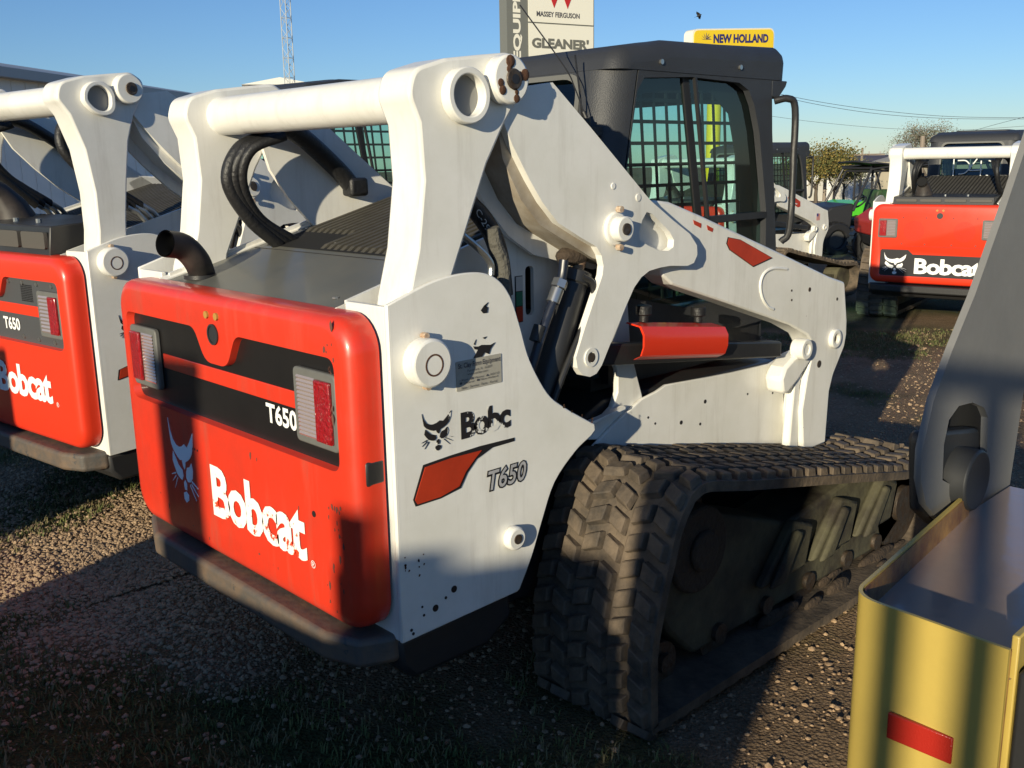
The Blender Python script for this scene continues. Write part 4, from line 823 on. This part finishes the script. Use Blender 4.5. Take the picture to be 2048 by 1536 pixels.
def blades(name, n, rng, mn, hgt, m, thr, label):
    vs = []; fs = []; k = 0; tries = 0
    while k < n and tries < n*12:
        tries += 1; x, y = samp(rng, .85); g = gmask(x, y)
        if g < thr or random.random() > g: continue
        if -.05 < x < 2.55 and .53 < abs(y) < .96 and x > .58: continue
        k += 1; z = gz(x, y)
        for q in range(random.randint(3, 6)):
            a = random.random()*6.28; h = hgt*random.uniform(.35, 1.1); l = random.uniform(.2, 1.0)*h; w_ = .0016+h*.02; bx_, by_ = x+random.uniform(-.015, .015), y+random.uniform(-.015, .015)
            dx, dy = cos(a), sin(a); o = len(vs)
            vs += [(bx_-dy*w_, by_+dx*w_, z), (bx_+dy*w_, by_-dx*w_, z), (bx_+dx*l*.4-dy*w_*.7, by_+dy*l*.4+dx*w_*.7, z+h*.6), (bx_+dx*l*.4+dy*w_*.7, by_+dy*l*.4-dx*w_*.7, z+h*.6), (bx_+dx*l, by_+dy*l, z+h*.85)]
            fs += [(o, o+1, o+3, o+2), (o+2, o+3, o+4)]
    me = bpy.data.meshes.new(name); me.from_pydata(vs, [], fs); me.materials.append(m); ob = bpy.data.objects.new(name, me); COL.objects.link(ob); ob['kind'] = 'stuff'; tag(ob, label, 'grass')
blades('grass', 11000, 9, 0, .030, mat('green grass', (.07, .10, .022), .8, col2=(.15, .16, .05), vscale=3), .45, 'short green grass and weeds between the gravel')
blades('dry_grass', 8000, 9, 0, .034, mat('dry straw grass', (.24, .19, .09), .9, col2=(.13, .12, .05), vscale=4), .35, 'dry straw coloured grass lying on the gravel')
# ------------------------------------------------------------------ unseen shadow casters, added and shaped to throw the long shadows
def shadow_thing(name, label, cat, parts, dist, nmid):
    """parts: (name, n0, n1, z0, z1, depth, material) across the sun direction"""
    h = Vector((SUN.x, SUN.y)).normalized(); nn = Vector((h.y, -h.x)); 
    if nn.y < 0: nn = -nn
    base = h*dist+nn*nmid; root = empty(name, (base.x, base.y, ground(base.x, base.y)), atan2(nn.y, nn.x), label, cat)
    for (pn, n0, n1, z0, z1, dp, m_) in parts:
        obj(pn, MB().box(n0-nmid, n1-nmid, -dp/2, dp/2, z0, z1), m_, root, bevel=.01)
    return root
k = math.tan(el); DI = 4.2; H = lambda z, d=4.2: z+d*k
shadow_thing('shade_slab', 'unseen low slab added behind the camera to shade the foreground', 'shadow caster', [  # added trailer-like shape out of view that keeps the foreground dark
    ('shade_deck', -1.015, 1.27, .55, H(.26), .9, BLACKP), ('wheel', -.7, -.3, .0, .6, .5, RUBK), ('wheel', .6, 1.0, 0, .6, .5, RUBK), ('skirt', -1.01, 1.265, .1, .56, .05, BLACKP)], DI, .1)
shadow_thing('shade_post', 'unseen post added behind the camera to cast a stripe of shade', 'post', [('post', .15, .39, 0, H(.96, 7), .2, GREYP), ('cap', .13, .41, H(.96, 7)+.001, H(.985, 7), .24, GREYP)], 7, .27)  # unseen, added; its size sets the shade stripe on the tailgate
shadow_thing('shade_stack', 'unseen stacked boxes added behind the camera to cast corner shade', 'crate stack', [('shade_box', -.98, -.47, 0, H(.48, 7), .6, GREYP), ('shade_box', -.60, -.49, H(.48, 7)+.001, H(.655, 7), .4, GREYP), ('shade_box', -.70, -.604, H(.48, 7)+.001, H(.56, 7), .4, GREYP)], 7, -.8)  # boxes out of view, added to shade the tailgate's lower right corner
shadow_thing('shade_slab_left', 'unseen slab added behind the camera on the left to cast shade', 'bucket', [('shell', 1.86, 4.2, 0, H(.90), .5, GREYP)], DI, 3.0)  # made-up slab out of view; shades the left loader's lower rear
shadow_thing('shade_block', 'unseen block added behind the camera to shade the track side', 'counterweight', [('block', -1.34, -1.02, 0, H(.76, 5), .5, BLACKP), ('cap', -1.30, -1.06, H(.76, 5)+.001, H(.79, 5), .3, BLACKP)], 5, -1.2)  # added out of view to darken the undercarriage
fr = [('rail', -2.75, -1.66, H(1.08, 7.5), H(1.16, 7.5), .05, GREYP), ('rail', -2.75, -1.66, .05, .16, .05, GREYP)]
x = -1.66
while x > -2.75: fr.append(('bar', x-.075, x, .161, H(1.08, 7.5)-.001, .05, GREYP)); x -= .155
shadow_thing('shade_bars', 'unseen row of bars added behind the camera to cast striped shade', 'gate', fr, 7.5, -1.9)
# ------------------------------------------------------------------ far things
def vec_right(u0, u1, v, d): a = D(u0, v, d); b = D(u1, v, d); return (b-a).normalized()
def billboard_box(name, pts4, depth, m, parent=None, bevel=0):
    """a slab whose face has the four corners, going back by depth"""
    n = (pts4[1]-pts4[0]).cross(pts4[3]-pts4[0]).normalized()
    if n.dot(CAM-pts4[0]) > 0: n = -n
    return obj(name, MB().add([*pts4, *[p+n*depth for p in pts4]], [(0, 1, 2, 3), (7, 6, 5, 4), (0, 4, 5, 1), (1, 5, 6, 2), (2, 6, 7, 3), (3, 7, 4, 0)]), m, parent, bevel=bevel, smooth=0)
SIGNW = mat('cream sign face', (.74, .72, .62), .45); SIGNG = mat('grey sign frame', (.15, .155, .14), .5)
SG = empty('dealer_pylon_sign', (0, 0, 0), 0, 'tall pylon sign above the cab with white brand panels and grey lettered side band', 'sign')
ds = 24
def q4(u0, u1, v0, v1, d0, d1): return [D(u0, v1, d0), D(u1, v1-0, d1), D(u1, v0, d1), D(u0, v0, d0)]
def up_(p, z): return Vector((p.x, p.y, z))
sl_, sr_ = D(1014, 60, ds), D(1188, 60, ds+1.3)
ax_ = (sr_-sl_); ax_.z = 0; W_ = ax_.length; ax_.normalize(); nb = Vector((-ax_.y, ax_.x, 0)); nb = nb if nb.dot(sl_-CAM) > 0 else -nb
zt = D(1100, -120, ds).z; zb = ground(sl_.x, sl_.y)
def face(a0, a1, z0, z1, y=0): return [up_(sl_+ax_*a0-nb*y, z0), up_(sl_+ax_*a1-nb*y, z0), up_(sl_+ax_*a1-nb*y, z1), up_(sl_+ax_*a0-nb*y, z1)]
obj('cabinet', MB().add([*face(0, W_, zb+2.4, zt), *face(0, W_, zb+2.4, zt, -.35)], [(0, 1, 2, 3), (7, 6, 5, 4), (0, 4, 5, 1), (1, 5, 6, 2), (2, 6, 7, 3), (3, 7, 4, 0)]), SIGNG, SG)
for q in (.3, W_-.5): obj('post', MB().box(-.1, .1, -.1, .1, zb, zb+2.4).xf(lambda v: v+up_(sl_+ax_*q+nb*.17, 0)), SIGNG, SG)
pw0, pw1 = W_*.235, W_-.03
za = D(1120, 49, ds+.8).z
for i, (z0, z1) in enumerate(((za+.015, za+1.05), (za-1.05, za-.015), (za-2.1, za-1.08))):
    pn = billboard_box('sign_panel', face(pw0, pw1, z0, z1, .02), .015, SIGNW, SG)
    if i == 0:
        txt('lettering', 'MASSEY FERGUSON', up_(sl_+ax_*(pw0+.22)-nb*.024, z0+.13), ax_, Z, (pw1-pw0)*.66, .12, INK, pn, bold=.03)
        cx = (pw0+pw1)/2-.02
        for dxx in (-.19, .19): flat('red_triangle', [[(dxx, .34), (dxx-.30, 1.0), (dxx-.14, 1.0), (dxx, .62), (dxx+.14, 1.0), (dxx+.30, 1.0)]], up_(sl_+ax_*cx-nb*.024, z0), ax_, Z, 1, 1, mat('sign red', (.45, .02, .02), .5), pn, .004)
    if i == 1: txt('lettering', "GLEANER'", up_(sl_+ax_*(pw0+.08)-nb*.024, z0+.48), ax_, Z, (pw1-pw0)*.88, .24, mat('sign grey', (.14, .14, .12), .5), pn, bold=.05)
txt('lettering', 'FARM EQUIPMENT', up_(sl_+ax_*(W_*.165)-nb*.004, za-2.2), Z, -ax_, 3.9, W_*.10, SIGNW, SG, bold=.04)
# yellow dealer sign on its pillar
NH = empty('yellow_brand_sign', (0, 0, 0), 0, 'yellow NEW HOLLAND sign on a yellow pillar rising behind the cab roof', 'sign')
a, b2 = D(1385, 85, 20), D(1548, 85, 21.5); axn = b2-a; axn.z = 0; wn = axn.length; axn.normalize(); nn = Vector((-axn.y, axn.x, 0)); nn = nn if nn.dot(a-CAM) > 0 else -nn
YS = mat('yellow sign face', (.85, .60, .02), .4); ztp = D(1540, 56, 21.5).z; hz_ = 1.0
def nfl(pts, y0, y1): # polygon in sign plane
    k = len(pts); f = [up_(a+axn*p[0]-nn*y0, 0)+Z*p[1] for p in pts]; g = [up_(a+axn*p[0]-nn*y1, 0)+Z*p[1] for p in pts]
    return MB().add(f+g, [tuple(range(k)), tuple(range(2*k-1, k-1, -1))]+[(i, (i+1) % k, k+(i+1) % k, k+i) for i in range(k)])
obj('sign_rim', nfl(rp([(0, ztp-hz_, .12), (wn, ztp-hz_, .12), (wn, ztp, .14), (0, ztp-.13, .14)]), 0, -.25), SIGNW, NH)
sf = obj('sign_face', nfl(rp([(.03, ztp-hz_+.03, .12), (wn-.03, ztp-hz_+.03, .12), (wn-.03, ztp-.03, .12), (.03, ztp-.155, .12)]), .01, .001), YS, NH)
txt('lettering', 'NEW HOLLAND', up_(a+axn*.52-nn*.013, ztp-.37), axn+Z*.05, Z, wn*.68, .17, mat('sign navy', (.03, .03, .14), .5), sf, bold=.05)
txt('lettering', 'CONSTRUCTION', up_(a+axn*.45-nn*.013, ztp-.72), axn+Z*.05, Z, wn*.72, .16, mat('sign navy', (.03, .03, .14), .5), sf, bold=.03)
flat('leaf_emblem', [[(.5+.5*cos(t), .5+.5*sin(t)), (.5+.25*cos(t+.25), .5+.25*sin(t+.25)), (.5, .45)] for t in [radians(k) for k in range(0, 181, 30)]], up_(a+axn*.20-nn*.012, ztp-.42), axn, Z, .28, .24, mat('sign navy', (.03, .03, .14), .5), sf, .002)
pa = D(1413, 240, 20.6); pb = D(1442, 240, 20.6)
cx = up_((pa+pb)/2, 0); hw = (pb-pa).length/2
obj('pillar', MB().cyl((cx.x, cx.y, ground(cx.x, cx.y)), (cx.x, cx.y, ztp-hz_+.02), hw, 24), YS, NH)
# radio mast
pm_ = D(577, 160, 55); zb = ground(pm_.x, pm_.y)
tw = MB(); hgt = 26; r0 = .30
for z in range(0, 26):
    for kk in range(3):
        a0, a1 = 2*pi*kk/3, 2*pi*(kk+1)/3
        tw.tube([(r0*cos(a0), r0*sin(a0), z), (r0*cos(a0), r0*sin(a0), z+1)], .025, 5, False); tw.tube([(r0*cos(a0), r0*sin(a0), z), (r0*cos(a1), r0*sin(a1), z+.5)], .014, 4, False); tw.tube([(r0*cos(a1), r0*sin(a1), z+.5), (r0*cos(a0), r0*sin(a0), z+1)], .014, 4, False); tw.tube([(r0*cos(a0), r0*sin(a0), z+.5), (r0*cos(a1), r0*sin(a1), z+.5)], .012, 4, False)
o = obj('radio_mast', tw, mat('galvanised lattice', (.40, .42, .42), .5), smooth=0); o.location = (pm_.x, pm_.y, zb); o.rotation_euler = (radians(-.6), radians(.9), 0)
tag(o, 'slender galvanised lattice radio mast behind the cross tube of the middle loader', 'mast')
# sheds
def shed(name, u0, v0, d0, u1, v1, d1, depth, wall, roofm, label, roofh=.5, windows=False, gable=False):
    a = D(u0, v0, d0); b = D(u1, v1, d1); ax = b-a; h1 = (a.z+b.z)/2; ax.z = 0; Wd = ax.length; ax.normalize(); nb_ = Vector((-ax.y, ax.x, 0)); nb_ = nb_ if nb_.dot(a-CAM) > 0 else -nb_
    c = (a+b)/2; gz_ = ground(c.x, c.y)
    r = empty(name, (a.x, a.y, gz_), atan2(ax.y, ax.x), label, 'building'); s2 = 1 if (Matrix.Rotation(atan2(ax.y, ax.x), 3, 'Z') @ Y).dot(nb_) > 0 else -1
    H_ = h1-gz_; 
    obj('wall', MB().box(0, Wd, 0, s2*depth, 0, H_-roofh), wall, r)
    ra = Vector((0, -s2*.3, H_-roofh)); 
    if gable:
        obj('roof', MB().prism(1, [(-.4, H_-roofh), (Wd+.4, H_-roofh), (Wd/2, H_+.4)], -s2*.4, s2*(depth+.3)), roofm, r)
    else:
        obj('roof', MB().prism(0, [(-s2*.35, H_-roofh-.02), (-s2*.35, H_-roofh+.22), (s2*depth/2, H_+1.2), (s2*(depth+.35), H_-roofh+.2), (s2*(depth+.35), H_-roofh-.02)], -.3, Wd+.3), roofm, r)
    ribs = MB(); x = .3
    while x < Wd and len(ribs.v) < 4000: ribs.box(x, x+.04, -s2*.02, s2*.0, .05, H_-roofh-.05); x += .6
    obj('wall_ribs', ribs, wall, r, smooth=0)
    return r, Wd, H_, s2
MW = mat('white metal siding', (.80, .80, .77), .5, var=.1, vscale=1); MT = mat('tan metal siding', (.40, .36, .27), .5, var=.1, vscale=1); RG = mat('grey metal roof', (.34, .36, .37), .45); RW = mat('white metal roof', (.66, .66, .62), .5)
shed('metal_shed', -60, 132, 28, 470, 192, 42, 14, MW, RG, 'long grey metal shed with white walls behind the left loader', .3)
shed('gabled_shed', 498, 172, 60, 622, 168, 60, 12, MW, RW, 'small white gabled shed behind the cross tube', 0, gable=True)
r, Wd, H_, s2 = shed('storage_building', 1612, 341, 95, 1752, 337, 88, 12, MW, mat('brown roof edge', (.12, .08, .06), .6), 'long low white storage building beyond the off road buggies', .15)
for q in range(5): obj('door', MB().box(1.5+q*3.2-1.1, 1.5+q*3.2+1.1, -s2*.05, s2*.01, 0, H_*.72), mat('pale roller door', (.55, .53, .46), .6), r)
shed('tan_building', 1752, 327, 80, 1790, 327, 79, 12, MT, MT, 'tan metal building just left of the rear facing loader', .1)
# trees
def tree(label, u, vtop, d, spread, m1, m2, n=1400, bare=False, trunk_h=.35, name='tree', lean=0):
    t = D(u, vtop, d); gz_ = ground(t.x, t.y); Ht = t.z-gz_
    root = empty(name, (t.x, t.y, gz_), random.random()*6, label, 'tree')
    tr = MB(); tips = []
    def br(p, dirv, ln, r, lv):
        q = p+dirv*ln; mid = p+dirv*ln*.5+Vector((random.uniform(-1, 1), random.uniform(-1, 1), 0))*ln*.05
        tr.tube([p, mid, q], r, 6, False, [r, r*.8, r*.55]); tips.append(q)
        if lv > 0:
            for _ in range(4 if lv > 1 else 3):
                nd = (dirv+Vector((random.uniform(-1, 1), random.uniform(-1, 1), random.uniform(-.25, .5)))*.85).normalized(); br(p+dirv*ln*random.uniform(.6, 1), nd, ln*random.uniform(.55, .8), r*.5, lv-1)
    br(Vector((0, 0, 0)), Vector((0, 0, 1)), Ht*trunk_h, Ht*.022, 4 if bare else 3)
    mxz = max(p.z for p in tips); rad = max(hypot(p.x, p.y) for p in tips)
    f = lambda v: (v.x*spread/rad, v.y*spread/rad, v.z*Ht*.93/mxz)
    tr.xf(f); tips = [Vector(f(p)) for p in tips]
    obj('trunk', tr, mat('bark', (.10, .08, .06), .9), root, smooth=0)
    for mi, mm in enumerate((m1, m2)):
        cr = MB()
        for _ in range(int(n*1.4)):
            c = random.choice(tips[3:])+Vector((random.gauss(0, 1), random.gauss(0, 1), random.gauss(0, .8)))*spread*(.10 if bare else .16)
            if c.z < Ht*.12: continue
            s_ = (.055 if bare else .15)*random.uniform(.5, 1.3)*Ht/8
            a_ = Vector((random.gauss(0, 1), random.gauss(0, 1), random.gauss(0, 1))).normalized(); b_ = a_.orthogonal().normalized(); c_ = a_.cross(b_)
            cr.add([c+b_*s_, c+c_*s_*.7, c-b_*s_*.8, c-c_*s_*.6], [(0, 1, 2, 3)])
        obj('crown', cr, mm, root, smooth=0)
G1 = mat('autumn green leaves', (.11, .12, .03), .8, var=.4, vscale=.8); G2 = mat('yellowing leaves', (.24, .18, .045), .8, var=.3, vscale=.8); G3 = mat('dull grey green leaves', (.13, .14, .08), .8); G4 = mat('russet leaves', (.20, .085, .04), .8, var=.3)
tree('round green and yellow tree right of the distant loader cab', 1638, 287, 70, 2.6, G1, G2, 3000)
tree('low olive bush tree beside the wooden pole', 1672, 318, 74, 2.2, G1, G3, 1800)
tree('orange tinted tree left of the cross armed utility pole', 1692, 322, 82, 2.0, G2, G1, 1600)
tree('russet tree low behind the storage building', 1726, 326, 100, 2.6, G4, G4, 1200)
tree('dark russet tree behind the tan building', 1748, 330, 104, 2.2, G4, G1, 1200)
tree('tall thin leaved tree rising behind the rear facing loader', 1868, 230, 48, 1.9, G3, mat('bare twigs', (.22, .19, .15), .9), 2600, True)
tree('small dark tree at the roof edge of the tan building', 1778, 318, 96, 1.5, G1, G3, 700)
# utility poles and wires
def pole(label, u, vtop, d, arm=.9, r=.13):
    t = D(u, vtop, d); g = ground(t.x, t.y); root = empty('utility_pole', (t.x, t.y, g), YAW-pi/2, label, 'utility pole'); h = t.z-g
    obj('pole', MB().tube([(0, 0, 0), (0, 0, h)], r, 8, True, [r, r*.7]), mat('weathered pole', (.24, .20, .16), .9), root)
    if arm:
        ar = obj('cross_arm', MB().box(-arm, arm, -.06, .06, h-.55, h-.42), mat('weathered pole', (.24, .20, .16), .9), root)
        for x in (-.8*arm, .8*arm, .3*arm): obj('insulator', MB().cyl((x, 0, h-.42), (x, 0, h-.25), .05, 6), mat('insulator', (.3, .3, .3), .4), ar)
    return t
pole('cross armed wooden utility pole in front of the storage building', 1725, 296, 80, 1.7, .12)
pole('short wooden pole beside the olive tree', 1653, 310, 72, 0, .14)
pole('pale wooden pole in front of the thin leaved tree', 1846, 272, 42, 0, .12)
def wire(label, pts, d0, d1, r=.008):
    P = [D(u, v, d0+(d1-d0)*i/(len(pts)-1)) for i, (u, v) in enumerate(pts)]
    c = P[0].copy(); mb = MB().tube(spl([tuple(p-c) for p in P], 6), r, 5, False); o = obj('power_line', mb, mat('wire', (.05, .05, .055), .6)); o.location = c; tag(o, label, 'wire', 'overhead power lines')
wire('upper of the two close power lines right of the cab', [(1530, 182), (1640, 204), (1760, 221), (1900, 233), (2080, 236)], 36, 44)
wire('lower of the two close power lines right of the cab', [(1530, 186), (1640, 210), (1760, 228), (1900, 237), (2080, 238)], 36, 44)
wire('single thin power line below the close pair', [(1540, 232), (1640, 245), (1780, 257), (1920, 260), (2080, 250)], 40, 44, .006)
wire('slanting power line rising towards the right edge', [(1920, 270), (1980, 252), (2080, 226)], 40, 34, .006)
wire('faint power line between the utility poles', [(1655, 316), (1725, 311), (1790, 305), (1850, 298)], 72, 60, .012)
# bird
bpnt = D(1398, 31, 40); bd = MB().ball((0, 0, 0), .09, 10, 8, (1.9, .8, .7)); 
bird = obj('bird', bd, mat('dark bird', (.02, .02, .022), .7)); bird.scale = (.6, .6, .6); bird.location = bpnt; bird.rotation_euler = (0, radians(-20), YAW-pi/2-.3); tag(bird, 'small dark bird flying above the yellow sign', 'bird')
obj('wing', MB().add([(.12, 0, .02), (-.08, 0, .02), (-.10, .18, -.14), (-.02, .34, -.2), (.10, .14, -.06)], [(0, 1, 2, 3, 4)]), MC['dark bird'], bird, smooth=0)
obj('wing', MB().add([(.12, 0, .02), (-.08, 0, .02), (-.12, -.12, .14), (-.06, -.22, .26), (.08, -.10, .12)], [(0, 1, 2, 3, 4)]), MC['dark bird'], bird, smooth=0)
obj('tail', MB().add([(-.14, .03, 0), (-.30, .06, .0), (-.30, -.06, 0), (-.14, -.03, 0)], [(0, 1, 2, 3)]), MC['dark bird'], bird, smooth=0)
# ------------------------------------------------------------------ off road buggies
def buggy(u, v, d, rz, body, seatm, label, long_=True, canopy=True):
    g = D(u, v, d); gr_ = ground(g.x, g.y); root = empty('off_road_buggy', (g.x, g.y, gr_), rz, label, 'buggy', 'off road buggies parked in the background')
    L_ = 1.65 if long_ else 1.3
    bl = mat('black buggy plastic', (.02, .02, .022), .5)
    obj('chassis', MB().prism(1, [(-L_, .35), (L_, .35), (L_+.1, .55), (-L_, .55)], -.55, .55), bl, root, bevel=.03)
    obj('bonnet', MB().prism(1, rp([(L_-.55, .55), (L_-.6, 1.05, .05), (L_-.1, .98, .1), (L_+.18, .80, .08), (L_+.15, .55)]), -.58, .58), body, root, bevel=.04)
    obj('rear_bed', MB().prism(1, rp([(-L_, .55), (-L_-.05, 1.0, .05), (-L_+.55, 1.0, .05), (-L_+.7, .55)]), -.56, .56), body if not long_ else bl, root, bevel=.03)
    for s_ in (-1, 1):
        obj('door_panel', MB().prism(1, rp([(-L_+.7, .40), (L_-.6, .40), (L_-.62, .72, .05), (0.1, .60, .1), (-L_+.75, .75, .05)]), s_*.60, s_*.66), bl, root, bevel=.01)
        cg = MB(); r = .028
        for pth in ([(L_-.55, s_*.62, .9), (L_-.95, s_*.55, 1.72), (-.0, s_*.55, 1.80), (-L_+.55, s_*.55, 1.74), (-L_+.15, s_*.6, .95)], [(.0, s_*.55, 1.80), (-.08, s_*.64, .5)]): cg.tube(pth, r, 8)
        obj('roll_cage', cg, bl, root)
        for x in (-L_+.25, L_-.15):
            wh = obj('wheel', MB().ring((x, s_*.52, .34), (x, s_*.80, .34), .34, .18, 22), RUBK, root, bevel=.03)
            tr = MB()
            for k in range(18):
                a = 2*pi*k/18; tr.box(-.03, .03, s_*.53, s_*.79, .33, .36, Matrix.Translation((x, 0, .34)) @ Matrix.Rotation(a, 4, 'Y'))
            obj('tyre_lugs', tr, RUBK, wh)
            obj('rim', MB().cyl((x, s_*.60, .34), (x, s_*.72, .34), .18, 14), mat('buggy rim', (.12, .12, .12), .3, metal=.5), wh)
        for x in ((.35, -.55) if long_ else (0,)):
            obj('seat', MB().prism(1, rp([(x-.25, .55), (x+.28, .55, .04), (x+.28, .68, .05), (x-.08, .70), (x-.22, 1.28, .08), (x-.38, 1.28, .08)]), s_*.08, s_*.46), seatm, root, bevel=.04)
    cx_ = MB()
    for x in (L_-.95, 0, -L_+.55): cx_.tube([(x, -.55, 1.74), (x, .55, 1.74)], .026, 8)
    obj('cross_bar', cx_, bl, root)
    if canopy:
        cv = MB(); nx = 8
        for i in range(nx+1):
            for j in range(3): cv.v.append(Vector((L_-.85-(2*L_-1.3)*i/nx, -.62+.62*j, 1.83+.04*cos(pi*i*2/nx)+.03*(1 if j == 1 else 0))))
        for i in range(nx):
            for j in range(2): cv.f.append((i*3+j, i*3+j+1, i*3+j+4, i*3+j+3))
        o = obj('canopy', cv, mat('black canopy cloth', (.02, .022, .03), .6), root); sm = o.modifiers.new('thick', 'SOLIDIFY'); sm.thickness = .03
    obj('steering_wheel', MB().ring((.75, .30, 1.05), (.77, .30, 1.07), .16, .135, 18), bl, root)
    return root
GB = mat('bright green plastic', (.10, .62, .03), .35, coat=.3); RB = mat('red plastic', (.38, .02, .012), .6)
gs = mat('green black seat', (.04, .11, .03), .6, col2=(.02, .025, .02), vscale=5)
buggy(1765, 480, 22.5, radians(148), mat('black buggy plastic', (.02, .02, .022), .5), gs, 'black four seat buggy with green seats and dark canopy')
buggy(1738, 450, 27, radians(165), GB, gs, 'bright green buggy partly hidden by the distant loader cab', False)
buggy(1900, 470, 18.5, radians(135), RB, ROSE, 'red buggy with dark bonnet beside the rear facing loader', False, False)
